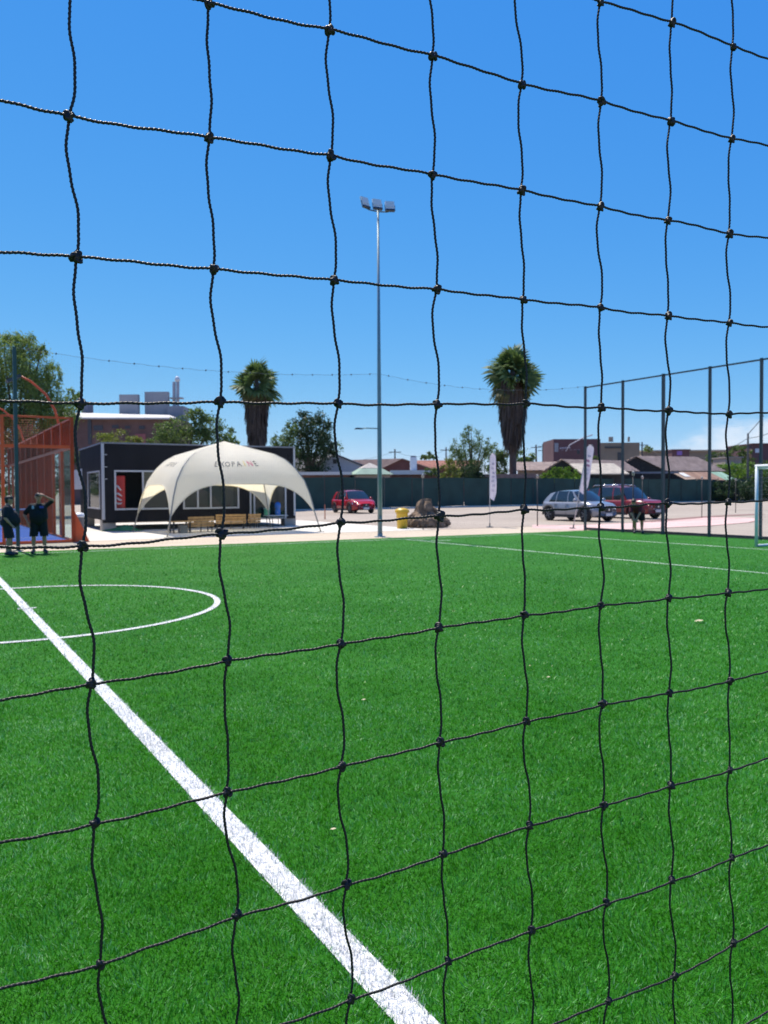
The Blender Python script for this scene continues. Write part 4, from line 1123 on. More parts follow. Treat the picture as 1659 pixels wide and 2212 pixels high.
# person bending over by the end fence
J = dict(head=(-.16, -.34, 1.10), neck=(-.12, -.24, 1.04), torso=[((-.20, -.20, 1.0), (.02, -.2, .98), .10, .10), ((-.12, -.18, .97), (-.05, -.02, .82), .12, .13), ((.0, -.16, .96), (.06, .0, .82), .12, .13), ((-.04, .03, .78), (.06, .03, .78), .13, .13)],
         armR=((.08, -.2, .98), (.06, -.3, .76), (-.04, -.36, .56), ((-.05, -.37, .53), (0, -.1, -1), (1, 0, 0), 1)),
         armL=((-.26, -.2, .98), (-.25, -.3, .74), (-.16, -.38, .56), ((-.16, -.385, .53), (0, -.1, -1), (-1, 0, 0), 1)),
         legL=((-.07, .03, .78), (-.13, -.12, .45), (-.10, .03, .09), (-.14, -.12, .045)), legR=((.10, .03, .78), (.12, .0, .44), (.12, .04, .09), (.15, -.11, .045)))
fp = G(1379, 1153)
m3 = person('person in maroon top and black shorts bending over by the end fence', (fp.x, fp.y, .012), math.atan2(fp.y, fp.x) - math.pi / 2, 1.0, J, (skin_d, maroon, blackc), (-.1, -.75, -.6))

# ================================================================== SMALL THINGS BY THE FAR SIDE
yel = M('yellow_plastic', (.60, .37, .012), .4, var=.06, scale=4)
p = G(869, 1142.5)
yb = thing('yellow_bin', 'yellow plastic litter bin with domed lid beside the tree stump', 'bin', (p.x, p.y + .25, .0), .2)
MB().lathe([(.205, 0), (.215, .02), (.25, .66), (.265, .68)], 20).build('drum', yel, yb, True)
MB().lathe([(.29, .68), (.305, .70), (.305, .74), (.29, .78), (.22, .84), (.1, .87), (.01, .875)], 20).build('lid', yel, yb, True)
MB().lathe([(.275, .655), (.285, .675)], 20).build('rim', M('yellow_dark', (.35, .18, .01), .5), yb, True)
MB().box((0, -.02, .86), (.2, .12, .05), taper=.7).build('flap', M('yellow_dark', (.35, .18, .01)), yb)

# uprooted stump
barkm = M('stump_wood', (.25, .175, .115), .95, var=.3, scale=3.5, bump=1.0, bscale=16, var2=(.035, .024, .017))
p = G(921, 1141)
st_ = thing('tree_stump', 'large uprooted grey brown tree stump with spreading roots', 'tree stump', (p.x, p.y + .75, 0), .1); st_.scale = (.84, .84, .92)
from mathutils import noise as mnoise
rows = []
prof = [(h, float(np.interp(h, [0, .12, .3, .45, .58, .72, .9, 1.05, 1.15, 1.22, 1.224], [.78, .88, .86, .74, .58, .47, .42, .39, .34, .26, .02]))) for h in list(np.linspace(0, 1.22, 30)) + [1.225]]
for h, r in prof:
    row = []
    for k in range(72):
        a = 2 * math.pi * k / 72
        n = .8 * mnoise.fractal(Vector((math.cos(a) * 2.2, math.sin(a) * 2.2, h * 1.6)), .7, 2.2, 6) + .35 * mnoise.noise(Vector((math.cos(a) * 9, math.sin(a) * 9, h * 2.5)))
        lob = .16 * max(0, 1 - h / .8) * math.sin(5 * a + 1.3 * math.sin(2 * a))
        rr = r * (1 + .30 * n + lob) * (1.25 if math.cos(a) > 0 and h < .5 else 1.05)
        row.append((rr * math.cos(a) - .02 * h, rr * math.sin(a) * .85, h + (.05 + .22 * max(0, h - .8)) * n + max(0, h - .85) * .12 * math.sin(2 * a + .6)))
    row.append(row[0]); rows.append(row)
MB().grid(rows).build('stump_body', barkm, st_, True)
for k, (a, l, z) in enumerate(((.1, 1.15, .25), (-.5, .95, .12), (-1.2, .9, .3), (-2.1, 1.0, .2), (-2.8, 1.0, .35), (.6, .9, .4), (2.6, .9, .15), (-.2, 1.0, .55), (-1.7, .8, .1))):
    d = Vector((math.cos(a), math.sin(a), 0))
    pts = [d * .35 + Vector((0, 0, z + .3)), d * (l * .62) + Vector((0, 0, z + .18)), d * (l * .9) + Vector((.05 * math.sin(k), .05, z * .6)), d * l * 1.05 + Vector((.1 * math.sin(k * 2), 0, max(.03, z * .3 - .05)))]
    MB().tube(pts, [.16, .11, .07, .02], 8).build('root', barkm, st_, True)
fib = MB()
for k in range(160):
    a = random.uniform(-1.0, .5); d = Vector((math.cos(a), math.sin(a) * .9, 0)); r0 = random.uniform(.75, 1.0); z = random.uniform(.05, .55)
    p0 = d * r0 + Vector((0, 0, z)); p1 = p0 + d * random.uniform(.05, .2) + Vector((random.uniform(-.1, .1), random.uniform(-.1, .1), random.uniform(-.15, .08)))
    fib.tube([p0, p1], [.008, .002], 3, False)
tag(fib.build('root_fibres', M('root_fibre', (.12, .09, .06), .9), st_), kind='stuff')

# feather banners
flagm = M('banner_cloth', (.74, .70, .75), .8, var=.1, scale=2.5, trans=(.6, .52, .6, .35)); printm = M('banner_print', (.54, .48, .57), .8, var=.3, scale=5); printr = M('banner_print_pink', (.5, .20, .30), .8)
alum = M('banner_pole', (.5, .52, .54), .4, metal=.3)
def banner(label, base, top_z, bot_z, w, lean, rz, pinkish):
    t = thing('feather_banner', label, 'banner', base, rz, 'feather banners along the far side')
    H_ = top_z; t.rotation_euler = (0, lean, rz)
    pts = [(0, 0, 0), (0, 0, H_ * .5), (0, 0, H_ - .28), (.03, 0, H_ - .12), (.10, 0, H_ - .03), (.2, 0, H_), (w * .95, 0, H_ - .10)]
    MB().tube(pts, [.017, .015, .012, .010, .009, .008, .006], 7).build('pole', alum, t, True)
    MB().lathe([(.16, 0), (.16, .02), (.03, .05), (.025, .18)], 12).build('base', darkpost, t)
    def pt(a, b, off=0):
        z = bot_z + (H_ - .03 - bot_z) * b
        wl = w * (1 - .35 * max(0, (.12 - b) / .12)) * (1 if b < .9 else math.sqrt(max(0, 1 - ((b - .9) / .1) ** 2)) * .4 + .6)
        x = .015 + wl * a + (.1 * max(0, (b - .93) / .07) ** 2) * (1 - a)
        y = .05 * math.sin(6 * b + 3 * a) * a + .02 * math.sin(14 * b) * a
        zz = z - .12 * a * max(0, 1 - b * 6) 
        return (x, y + off, zz)
    cl_ = MB(); cl_.grid([[pt(a, b) for a in np.linspace(0, 1, 7)] for b in np.linspace(0, 1, 25)])
    c_ = cl_.build('cloth', flagm, t, True)
    for k in range(7):
        b0 = .15 + k * .1; q = MB(); q.grid([[pt(.28 + .42 * a + .08 * math.sin(k * 2.1), b0 + .045 * b + .02 * a * math.sin(k), -.006) for a in (0, .5, 1)] for b in (0, .5, 1)])
        q.build('printed_mark', printr if pinkish and k in (4, 5) else printm, c_, True)
b1 = G(1058, 1139); b1.z = 0
banner('straight pale lilac feather banner standing before the green fence', b1, at(1058, 978, b1.y).z, at(1058, 1076, b1.y).z, .27, 0.0, .12, False)
b2 = G(1238, 1142); b2.z = 0
banner('leaning pale lilac feather banner in front of the silver car', b2, 3.5, 1.55, .30, .16, -.1, True)

# slim lantern posts beyond the far side
lampw = M('lantern_white', (.3, .3, .29), .4)
LP = [(G(914, 1144.5), 'slim lantern post standing in front of the tree stump'), (G(1161, 1136.5), 'slim lantern post beside the silver car'), (Vector((12.9, 38.4, 0)), 'slim lantern post before the dark red off-roader'),
      (G(1367.5, 1149), 'slim lantern post at the end fence beside the bending person'), (G(1516, 1118), 'slim lantern post in the gravel lot left of the goal'), (G(1589, 1108), 'slim lantern post just left of the goal post'), (G(1644, 1103.5), 'farthest slim lantern post seen through the goal frame')]
lpm = MB().tube([(0, 0, 0), (0, 0, 2.1)], .024, 8).mesh('shaft', M('lantern_post', (.035, .03, .028), .6), True)
lhm = MB().lathe([(.03, 2.1), (.05, 2.12), (.06, 2.2), (.07, 2.21), (.03, 2.26), (.005, 2.28)], 10).mesh('lantern', lampw, True)
for q, lab in LP:
    t = thing('lantern_post', lab, 'lamp post', (q.x, q.y, 0), 0, 'slim lantern posts'); link('shaft', lpm, t); link('lantern', lhm, t)
p = G(702, 1122); o = MB().lathe([(.03, 0), (.03, .8), (.02, .82), (.01, .83)], 8).build('marker_stake', M('stake_orange', (.5, .16, .08), .7), None, True, loc=(p.x, p.y, 0)); tag(o, 'thin orange marker stake in the gravel left of the red car', 'stake')

# ================================================================== GREEN SCREEN FENCE
FD = Vector((.835, .55, 0)).normalized(); F0 = Vector((-5, 64.5, 0))
gf = thing('green_fence', 'long dark green screened fence along the back of the gravel lot', 'fence', F0, math.atan2(FD.y, FD.x))
scr = M('green_screen', (.016, .050, .042), .85, var=.25, scale=.8, bump=.15, bscale=3)
FH = 2.75
for k in range(-6, 34):
    x0 = k * 3.0; rows = []
    for z in np.linspace(.12, FH, 6): rows.append([(x0 + .04 + 2.92 * a, -.03 + .035 * math.sin(a * 7 + z * 2 + k) * math.sin(math.pi * a), z + .03 * math.sin(k * 3 + a * 3)) for a in np.linspace(0, 1, 9)])
    MB().grid(rows).build('screen_panel', scr, gf, True)
    MB().box((x0, .06, FH / 2 + .05), (.08, .08, FH + .1)).build('post', darkpost, gf)
MB().box((42, .05, .06), (120, .2, .12)).build('footing', concm, gf)

# ================================================================== HOUSES
def house(name, label, Lv, A, Rv, rv, wallm, roofm, over=.35, th=.12, vent=False, extra=None):
    """front gable through eave Lv, apex A, eave Rv; ridge vector rv"""
    base = Vector(((Lv.x + Rv.x) / 2, (Lv.y + Rv.y) / 2, 0)); t = thing(name, label, 'house', base)
    l, a, r = Lv - base, A - base, Rv - base
    n = [Vector((l.x, l.y, 0)), Vector((r.x, r.y, 0)), r, a, l]
    vs = n + [p + rv for p in n]
    w = MB().add(vs, [(0, 1, 2, 3, 4), (9, 8, 7, 6, 5), (0, 5, 6, 1), (1, 6, 7, 2), (4, 9, 5, 0), (3, 8, 9, 4), (2, 7, 8, 3)]); w.build('wall', wallm, t)
    rd = rv.normalized(); up = Vector((0, 0, 1))
    for e in (l, r):
        d = (e - a); dn = d.normalized(); nn = rd.cross(dn); nn = nn if nn.z > 0 else -nn
        p0 = a - rd * over + nn * .02 + (dn * .0); p1 = e + dn * over - rd * over + nn * .02; q0 = p0 + rv + rd * 2 * over; q1 = p1 + rv + rd * 2 * over
        vs = [p0, p1, q1, q0]; vs += [v + nn * th for v in vs]
        rf = MB().add(vs, [(0, 1, 2, 3), (7, 6, 5, 4), (0, 4, 5, 1), (1, 5, 6, 2), (2, 6, 7, 3), (3, 7, 4, 0)]).build('roof', roofm, t)
    if vent:
        c = a.lerp((l + r) / 2, .45); f = rd * -.03
        MB().box(c + f, (.45, .06, .5), rz=math.atan2((r - l).y, (r - l).x)).build('vent', M('vent_dark', (.06, .055, .05), .8), t)
    return t
def tile_mat(name, col, rot, sc=3.0):
    if name in MATS: return MATS[name]
    m = M(name, col, .85, var=.22, scale=1.5); t = m.node_tree; b = t.nodes['Principled BSDF']
    c = t.nodes.new('ShaderNodeTexCoord'); mp_ = t.nodes.new('ShaderNodeMapping'); mp_.inputs['Rotation'].default_value = (0, 0, rot)
    w = t.nodes.new('ShaderNodeTexWave'); w.inputs['Scale'].default_value = sc; w.inputs['Distortion'].default_value = .4
    t.links.new(c.outputs['Object'], mp_.inputs[0]); t.links.new(mp_.outputs[0], w.inputs['Vector'])
    bp = t.nodes.new('ShaderNodeBump'); bp.inputs['Strength'].default_value = .7; bp.inputs['Distance'].default_value = .12
    t.links.new(w.outputs['Fac'], bp.inputs['Height']); t.links.new(bp.outputs[0], b.inputs['Normal'])
    return m
plast = M('pale_render', (.42, .43, .46), .9, var=.1, scale=.6); brick = M('brick_maroon', (.15, .06, .05), .9, var=.25, scale=1.2); rgrey = tile_mat('roof_grey', (.24, .24, .26), .3)
rbrown = tile_mat('roof_brown', (.25, .17, .15), .2); rred = tile_mat('roof_terracotta', (.40, .17, .12), 1.2); darkw = M('dark_timber', (.03, .025, .022), .9, var=.3); rtan = tile_mat('roof_tan', (.36, .27, .23), 1.3, 2.5); rcream = tile_mat('roof_cream', (.52, .46, .38), .6, 2)
brownw = M('brown_render', (.13, .065, .05), .9, var=.3, scale=.8); wfas = M('white_fascia', (.62, .61, .58), .7, var=.1)
sage = M('sage_roof', (.24, .34, .26), .8, var=.12, scale=1); tanw = M('tan_render', (.34, .26, .19), .9, var=.15)
Y = 84
house('gabled_house', 'pale grey gabled house with grey roof beside the white tent', at(650, 1014, Y), at(723, 983, Y), at(797, 1013, Y), Vector((-9, 10, 0)), plast, rgrey, vent=True)
def flat(name, label, x0, x1, ytop, yt2, Y0, dep, wallm, topm, cat='building'):
    a, b = at(x0, ytop, Y0), at(x1, ytop, Y0); zt = at((x0 + x1) / 2, yt2, Y0).z; z1 = (a.z + b.z) / 2
    c = Vector(((a.x + b.x) / 2, Y0 + dep / 2, 0)); t = thing(name, label, cat, c); w = b.x - a.x
    MB().box((0, 0, zt / 2), (w, dep, zt)).build('wall', wallm, t)
    MB().box((0, -.1, (zt + z1) / 2 + .001), (w + .3, dep + .5, z1 - zt)).build('roof', topm, t)
    return t
flat('lean_to', 'brown lean-to with a white flat roof behind the green fence', 640, 756, 1019.5, 1026, 76.5, 4, brownw, wfas)
house('gabled_house', 'maroon gabled house with brown roof behind the green pavilion', at(822, 1012, 98), at(865, 991.5, 98), at(928, 1013, 98), Vector((-11, 6, 0)), brick, rbrown)
flat('lean_to', 'dark lean-to with white roof edge below the maroon gable', 846, 940, 1016, 1025, 79, 4, brownw, wfas)
# pavilion with a two tone pyramid roof
pa, pb = at(747, 1024.5, 75.5), at(849, 1024.5, 75.5); w = (pb.x - pa.x); za = at(798, 999, 77).z
pv = thing('pavilion', 'sage green pyramid roofed pavilion behind the green fence', 'pavilion', ((pa.x + pb.x) / 2, 77.5, 0), .25)
h_ = w / 2.35; ze = (pa.z + pb.z) / 2; zm = ze + (za - ze) * .52; hm = h_ * .50
def ring(h, z): return [(-h, -h, z), (h, -h, z), (h, h, z), (-h, h, z)]
MB().add(ring(h_, ze) + ring(hm, zm), [(0, 1, 5, 4), (1, 2, 6, 5), (2, 3, 7, 6), (3, 0, 4, 7), (3, 2, 1, 0)]).build('lower_roof', sage, pv)
MB().add(ring(hm + .03, zm + .01) + [(0, 0, za)], [(0, 1, 4), (1, 2, 4), (2, 3, 4), (3, 0, 4), (3, 2, 1, 0)]).build('upper_roof', M('pavilion_top', (.42, .38, .34), .8), pv)
MB().box((0, 0, (ze - .06) / 2), (h_ * 1.7, h_ * 1.7, ze - .06)).build('wall', tanw, pv)
# white chimney-like tank
ca, cb = at(886, 1023, 82), at(900, 988, 82)
tk = thing('chimney', 'tall pale blue white square chimney between the tiled roofs', 'chimney', ((ca.x + cb.x) / 2, 82, 0)); 
MB().box((0, 0, cb.z / 2), (cb.x - ca.x, .7, cb.z)).build('shaft', M('chimney_white', (.52, .57, .64), .7, var=.1), tk); MB().box((0, 0, cb.z + .08), ((cb.x - ca.x) * .8, .5, .16)).build('cap', M('cap_grey', (.2, .2, .22), .8), tk)
house('tiled_house', 'house with a terracotta tiled roof left of the tall palm', at(902, 1012, 108), at(906, 996.5, 111), at(908, 1011, 115), Vector((8.5, 1.0, 0)), brick, rred)
house('tiled_house', 'low house with a long tan roof behind the tall palm', at(1118, 1016, 92), at(1121, 1000, 95), at(1124, 1012, 99), Vector((6.5, 0.5, 0)), tanw, rtan)
flat('lean_to', 'low shed with a reddish roof edge right under the tall palm', 1018, 1155, 1024, 1033, 80, 4, brownw, M('roof_edge_red', (.36, .19, .14), .8, var=.2))
house('tin_house', 'dark gabled shed with a pale tin roof left of the leaning banner', at(1184, 1014, 88), at(1217, 993, 88), at(1252, 1014, 88), Vector((8, 5, 0)), darkw, rtan)
house('tin_house', 'small house with a low cream roof above the green fence', at(1262, 1024, 84), at(1235, 1003.5, 88), at(1222, 1010, 92), Vector((4.6, .5, 0)), darkw, rcream)
house('tiled_house', 'large dark gabled house with a tan tiled roof right of the brown block', at(1322, 1015.5, 95), at(1379, 985.6, 95), at(1438, 1014, 95), Vector((8.2, 3.5, 0)), darkw, rtan, over=.5)
# patchwork lean-to of corrugated sheets
pt_ = thing('patched_roof', 'patchwork lean-to roof of brown, cream and green corrugated sheets', 'roof', (at(1500, 1040, 97).x, 97, 0))
cols = [(.34, .24, .17), (.36, .25, .18), (.26, .15, .10), (.30, .18, .12), (.24, .14, .10), (.28, .17, .12), (.22, .36, .26), (.25, .40, .30)]
eR = at(1438, 1014, 95) - Vector((0, 0, .05)); erv = Vector((8.2, 3.5, 0)); eo = Vector((.39, -.92, 0)); t0, t1 = eR + erv * .03 + eo * .55 - Vector((0, 0, .28)), eR + erv * .97 + eo * .55 - Vector((0, 0, .28)); b0, b1_ = t0 + eo * 2.0 + Vector((.5, 0, -1.05)), t1 + eo * 2.0 + Vector((.5, 0, -1.05))
org = Vector(pt_.location)
for k in range(8):
    P = []
    for v in np.linspace(0, 1, 4):
        row = []
        for q in range(13):
            s = (k + q / 12 * .985) / 8; p = t0.lerp(t1, s).lerp(b0.lerp(b1_, s), v) - org
            row.append(p + Vector((0, 0, .035 * math.sin(q * math.pi / 1.5) + .004 * k)))
        P.append(row)
    MB().grid(P[::-1]).build('corrugated_sheet', M('sheet_%d' % k, cols[k], .7, var=.2, scale=1), pt_, True)
sk_ = MB(); P = []
for v in (.18, .62): P.append([t0.lerp(t1, s).lerp(b0.lerp(b1_, s), v) - org + Vector((0, 0, .07)) for s in (.09, .19)])
sk_.grid(P[::-1]).build('skylight', M('skylight_white', (.75, .75, .72), .5), pt_)
MB().add([tuple(x - org) for x in (b0, b1_, Vector((b1_.x, b1_.y, 0)), Vector((b0.x, b0.y, 0)))], [(3, 2, 1, 0)]).build('shed_wall', darkw, pt_)
MB().add([tuple(x - org) for x in (t0, b0, Vector((b0.x, b0.y, 0)), Vector((t0.x, t0.y, 0)))], [(0, 1, 2, 3)]).build('side_boarding', darkw, pt_)
MB().box((at(1395, 1021, 93) - org), (8.0, .15, .22)).build('gutter_board', M('board_grey', (.2, .2, .22), .7), pt_)

# brown and tan block with a sign band
Yb = 122
a, b, c = at(1195.6, 953, Yb), at(1297, 948, Yb), at(1382, 951.8, Yb)
bk = thing('commercial_block', 'two storey brown and tan commercial block with faint white sign lettering', 'building', ((a.x + c.x) / 2, Yb, 0)); o0 = bk.location
maro = M('brown_cladding', (.115, .055, .06), .8, var=.15, scale=.5); tanb = M('tan_cladding', (.25, .19, .13), .8, var=.15, scale=.4)
MB().box(((a.x + b.x) / 2 - o0.x, 4, b.z / 2), (b.x - a.x, 8, b.z)).build('brown_wing', maro, bk)
MB().box(((b.x + c.x) / 2 - o0.x + .003, 4, c.z / 2 - .15), (c.x - b.x, 7.9, c.z - .3)).build('tan_wing', tanb, bk)
dk = M('dark_window', (.035, .035, .04), .3); pw = M('faint_letter', (.42, .40, .44), .8)
def onb(x0, y0, x1, y1, nm, m, d=.06):
    p, q = at(x0, y1, Yb), at(x1, y0, Yb); MB().box(((p.x + q.x) / 2 - o0.x, -d / 2 - .003, (p.z + q.z) / 2), (q.x - p.x, d, q.z - p.z)).build(nm, m, bk)
onb(1306, 964.5, 1343, 969, 'window_band', dk); onb(1334, 977, 1343, 996, 'window', dk); onb(1246, 972, 1252, 981, 'window', dk); onb(1278, 974, 1284, 982, 'window', dk)
onb(1197.5, 957, 1206, 976, 'sign_panel', M('sign_grey', (.26, .27, .29), .7))
for k in range(6): onb(1209 + k * 4, 966.5 - .3 * k, 1211.6 + k * 4, 970 - .3 * k, 'sign_letter', pw, .05)
for k in range(5): onb(1212 + k * 9, 971.4 - .2 * k, 1218 + k * 9, 973 - .2 * k, 'sign_strip', M('strip_dim', (.2, .16, .18), .8), .04)
for x in (1317, 1322, 1358): 
    p = at(x, 945, Yb + 3); MB().box((p.x - o0.x, 3, p.z - .3), (.3, .3, .8)).build('roof_vent', M('vent_grey', (.3, .28, .24), .8), bk)
p = at(1264, 940, Yb); MB().tube([(p.x - o0.x - 3.2, -.6, at(1240, 975, Yb).z), (p.x - o0.x - 2.6, -.6, at(1245, 962, Yb).z), (p.x - o0.x - .6, -.6, p.z - .5), (p.x - o0.x + 1, -.6, p.z)], .09, 6).build('sign_arch', M('arch_grey', (.4, .38, .42), .6), bk, True)
# farther blocks on the right
flat('long_block', 'long low tan building far behind the patched roof', 1385, 1600, 972, 975, 165, 8, tanb, M('block_roof', (.42, .34, .24), .8))
t = flat('shop_block', 'small maroon block with a purple sign behind the tiled roof', 1452, 1489, 970.5, 973, 158, 3, maro, maro)
p, q = at(1462, 983, 158), at(1473, 974, 158); MB().box(((p.x + q.x) / 2 - t.location.x, -1.56, (p.z + q.z) / 2), (q.x - p.x, .06, q.z - p.z)).build('purple_sign', M('sign_purple', (.22, .12, .40), .6), t)
t = flat('shop_block', 'maroon block with one white window at the right edge', 1624, 1720, 957.5, 960, 112, 8, maro, maro)
p, q = at(1631, 978, 112), at(1647, 969, 112); MB().box(((p.x + q.x) / 2 - t.location.x, -4.05, (p.z + q.z) / 2), (q.x - p.x, .08, q.z - p.z)).build('window', M('window_white', (.55, .6, .66), .3), t)
flat('block_wall', 'small unplastered block building above the hedge at right', 1567, 1602, 987, 989, 106, 4, M('block_grey', (.30, .25, .22), .9, var=.15), M('block_grey2', (.28, .25, .23), .9))
flat('garden_wall', 'low pale garden wall between the hedge and the tin roofs', 1560, 1700, 1010, 1012, 104, 2, M('wall_dim', (.20, .18, .16), .9), M('wall_cap', (.3, .27, .24), .9), cat='wall')

# ---- brick works on the left
Yf = 104
a, b = at(128, 903, Yf), at(376, 910, Yf)
fac = thing('brick_works', 'brick factory with a pale sheet roof and grey rooftop boxes', 'building', ((a.x + b.x) / 2, Yf, 0)); o0 = fac.location
fb_ = M('factory_brick', (.13, .072, .062), .9, var=.3, scale=.5); he = a.z
MB().box((0, 5, he / 2), (b.x - a.x, 10, he)).build('wall', fb_, fac)
tl, tr_ = at(168, 890.5, Yf + 6), at(366, 896.5, Yf + 6)
vs = [Vector((a.x - .5, Yf - .7, he + .02)), Vector((b.x + .5, Yf - .7, he - .12)), Vector((tr_.x, Yf + 6, tr_.z)), Vector((tl.x - 2, Yf + 6, tl.z))]; vs = [v - o0 for v in vs]
MB().add(vs + [v - Vector((0, 0, .2)) for v in vs], [(0, 1, 2, 3), (7, 6, 5, 4), (0, 4, 5, 1), (1, 5, 6, 2), (2, 6, 7, 3), (3, 7, 4, 0)]).build('sheet_roof', M('sheet_roof_pale', (.50, .48, .46), .6, var=.12, scale=.5), fac)
def fbox(x0, y0, x1, y1, nm, m, Yd, dep=.3):
    p, q = at(x0, y1, Yd), at(x1, y0, Yd); return MB().box(((p.x + q.x) / 2 - o0.x, Yd - o0.y + dep / 2, (p.z + q.z) / 2), (q.x - p.x, dep, q.z - p.z)).build(nm, m, fac)
gbx = M('rooftop_grey', (.33, .33, .34), .8, var=.08, scale=.4)
fbox(258, 852, 298, 900, 'rooftop_box', gbx, Yf + 7, .8); fbox(313, 846, 363, 900, 'rooftop_box', gbx, Yf + 8, .8); fbox(176, 868, 190, 902, 'rooftop_box', M('rooftop_dark', (.14, .15, .19), .8), Yf + 6.5, 2)
fbox(362, 877, 396, 930, 'rooftop_box', M('rooftop_dim', (.24, .26, .29), .8), Yf + 7, 3)
for x in (374, 382):
    p, q = at(x, 880, Yf + 8), at(x, 824, Yf + 8); MB().tube([(p.x - o0.x, 8.5, p.z), (q.x - o0.x, 8.5, q.z)], .24, 8).build('flue', M('flue_steel', (.35, .36, .40), .5), fac)
p = at(381, 818, Yf + 8); MB().lathe([(.05, -.5), (.36, -.3), (.4, 0), (.25, .35), (.03, .45)], 10, c=(p.x - o0.x, 8.5, p.z)).build('flue_cowl', M('flue_bright', (.6, .62, .64), .35), fac, True)
fbox(366, 858, 393, 860.5, 'flue_platform', gbx, Yf + 8, 1.2)
dkw = M('factory_window', (.035, .035, .045), .4)
for x0, y0, x1, y1 in ((202, 919, 222, 930), (242, 918, 256, 925), (270, 920, 281, 926), (300, 920, 312, 927), (190, 905, 197, 960)): fbox(x0, y0, x1, y1, 'window', dkw, Yf - .08, .1)
fbox(292, 937, 314, 962, 'red_panel', M('panel_red', (.28, .09, .09), .8), Yf - .1, .1)

# ================================================================== UTILITY POLES AND WIRES
upm = M('utility_pole', (.10, .095, .09), .9, var=.2)
def upole(label, x, ytop, Yd, arms=1, r=.14):
    p = at(x, ytop, Yd); t = thing('utility_pole', label, 'utility pole', (p.x, Yd, 0), 0, 'utility poles beyond the houses')
    MB().tube([(0, 0, 0), (0, 0, p.z)], [r * 1.2, r * .8], 7).build('shaft', upm, t)
    for k in range(arms): MB().box((0, -.12, p.z - .5 - .8 * k), (2.0, .1, .12)).build('crossarm', upm, t)
    return p
P1 = upole('utility pole right of the floodlight mast above the brown roofs', 853, 970, 125)
P2 = upole('utility pole left of the pepper tree', 963.5, 966, 130)
P2b = upole('short utility pole beside the far tree tops left of the pepper tree', 937, 982, 150, 2)
P3 = upole('left pole of the pair right of the tall palm', 1158, 961, 150, 1, .2); P4 = upole('right pole of the pair right of the tall palm', 1173, 959, 150, 2, .2)
P5 = upole('utility pole at the right end of the tan block', 1387, 955, 128, 1)
P6 = upole('utility pole with a street lamp near the right edge', 1616, 936, 96, 0)
p = at(1650, 898, 96); q = bpy.data.objects['utility_pole.006'] if 'utility_pole.006' in bpy.data.objects else None
if q:
    MB().tube([(0, 0, P6.z - .1), (.9, 0, P6.z + .9), (p.x - P6.x, 0, p.z - P6.z + P6.z)], .05, 6).build('lamp_arm', upm, q)
wm = M('wire', (.03, .03, .035), .8)
def wire(label, p, q, s, r=.018):
    p, q = Vector(p), Vector(q); b = Vector((p.x, p.y, 0))
    o = MB().tube([sag(p, q, t, s) - b for t in np.linspace(0, 1, 18)], r, 4).build('overhead_wire', wm, None, loc=b); tag(o, label, 'wire', 'overhead wires')
wire('overhead wire sagging above the patched roof towards the lamp pole', P5 - Vector((0, 0, .5)), P6 - Vector((0, 0, .6)), 2.6, .035)
wire('overhead wire from the lamp pole leaving at the right edge', P6 - Vector((0, 0, .6)), at(1720, 900, 80), .5, .035)
wire('overhead wire between the mast side pole and the pole left of the pepper tree', P1 - Vector((0, 0, .4)), P2 - Vector((0, 0, .4)), 1.0)
wire('overhead wire between the pole by the pepper tree and the paired poles', P2 - Vector((0, 0, .4)), P3 - Vector((0, 0, .4)), 1.2)
wire('overhead wire from the paired poles to the tan block', P4 - Vector((0, 0, .4)), P5 - Vector((0, 0, .4)), 1.4)
wire('overhead wire running left from the pole above the brown roofs', P1 - Vector((0, 0, .4)), at(640, 985, 120), 1.2)

# ================================================================== TREES
trunkm = M('bark', (.10, .075, .055), .95, var=.3, scale=4, bump=.5)
lv_light = leaf_mat('leaf_light', [(.08, .13, .03), (.12, .19, .04), (.16, .24, .06), (.20, .27, .08)])
lv_mid = leaf_mat('leaf_mid', [(.045, .085, .02), (.07, .12, .028), (.10, .165, .04), (.14, .20, .055)])
lv_dark = leaf_mat('leaf_dark', [(.018, .042, .016), (.028, .060, .020), (.045, .085, .026)], trans=.25)
lv_yel = leaf_mat('leaf_yellow', [(.09, .12, .02), (.14, .18, .03), (.17, .20, .045)])
lv_vine = leaf_mat('leaf_vine', [(.07, .15, .015), (.11, .21, .025), (.15, .26, .04)])
def crown(blobs, n, size, weep, base):
    """blobs: (centre, (rx,ry,rz), weight)"""
    V = []; tot = sum(b[2] for b in blobs)
    for c, rad, wgt in blobs:
        m = int(n * wgt / tot); 
        # leaves gather in sub clumps inside the blob
        nc = max(6, m // 45); d = rng.normal(size=(nc, 3)); d /= np.linalg.norm(d, axis=1)[:, None]
        cc = d * (rng.uniform(.35, 1, nc) ** .5)[:, None]
        idx = rng.integers(0, nc, m); pos = cc[idx] + rng.normal(0, .16, (m, 3))
        if weep: pos[:, 2] -= rng.uniform(0, .35 * weep, m)
        P = pos * np.array(rad) + np.array(c) - np.array(base)
        a = rng.normal(size=(m, 3)); a[:, 2] -= 1.8 * weep; a /= np.linalg.norm(a, axis=1)[:, None]
        b = np.cross(a, rng.normal(size=(m, 3))); b /= np.linalg.norm(b, axis=1)[:, None]
        s = size * rng.uniform(.6, 1.35, m)[:, None]; asp = .5 if not weep else .32
        a = a * s; b = b * s * asp
        V.append(np.stack([P - a * .5, P + b * .5, P + a * .5, P - b * .5], 1))
    V = np.concatenate(V); V = V[V[:, :, 2].min(1) > .03]
    return V
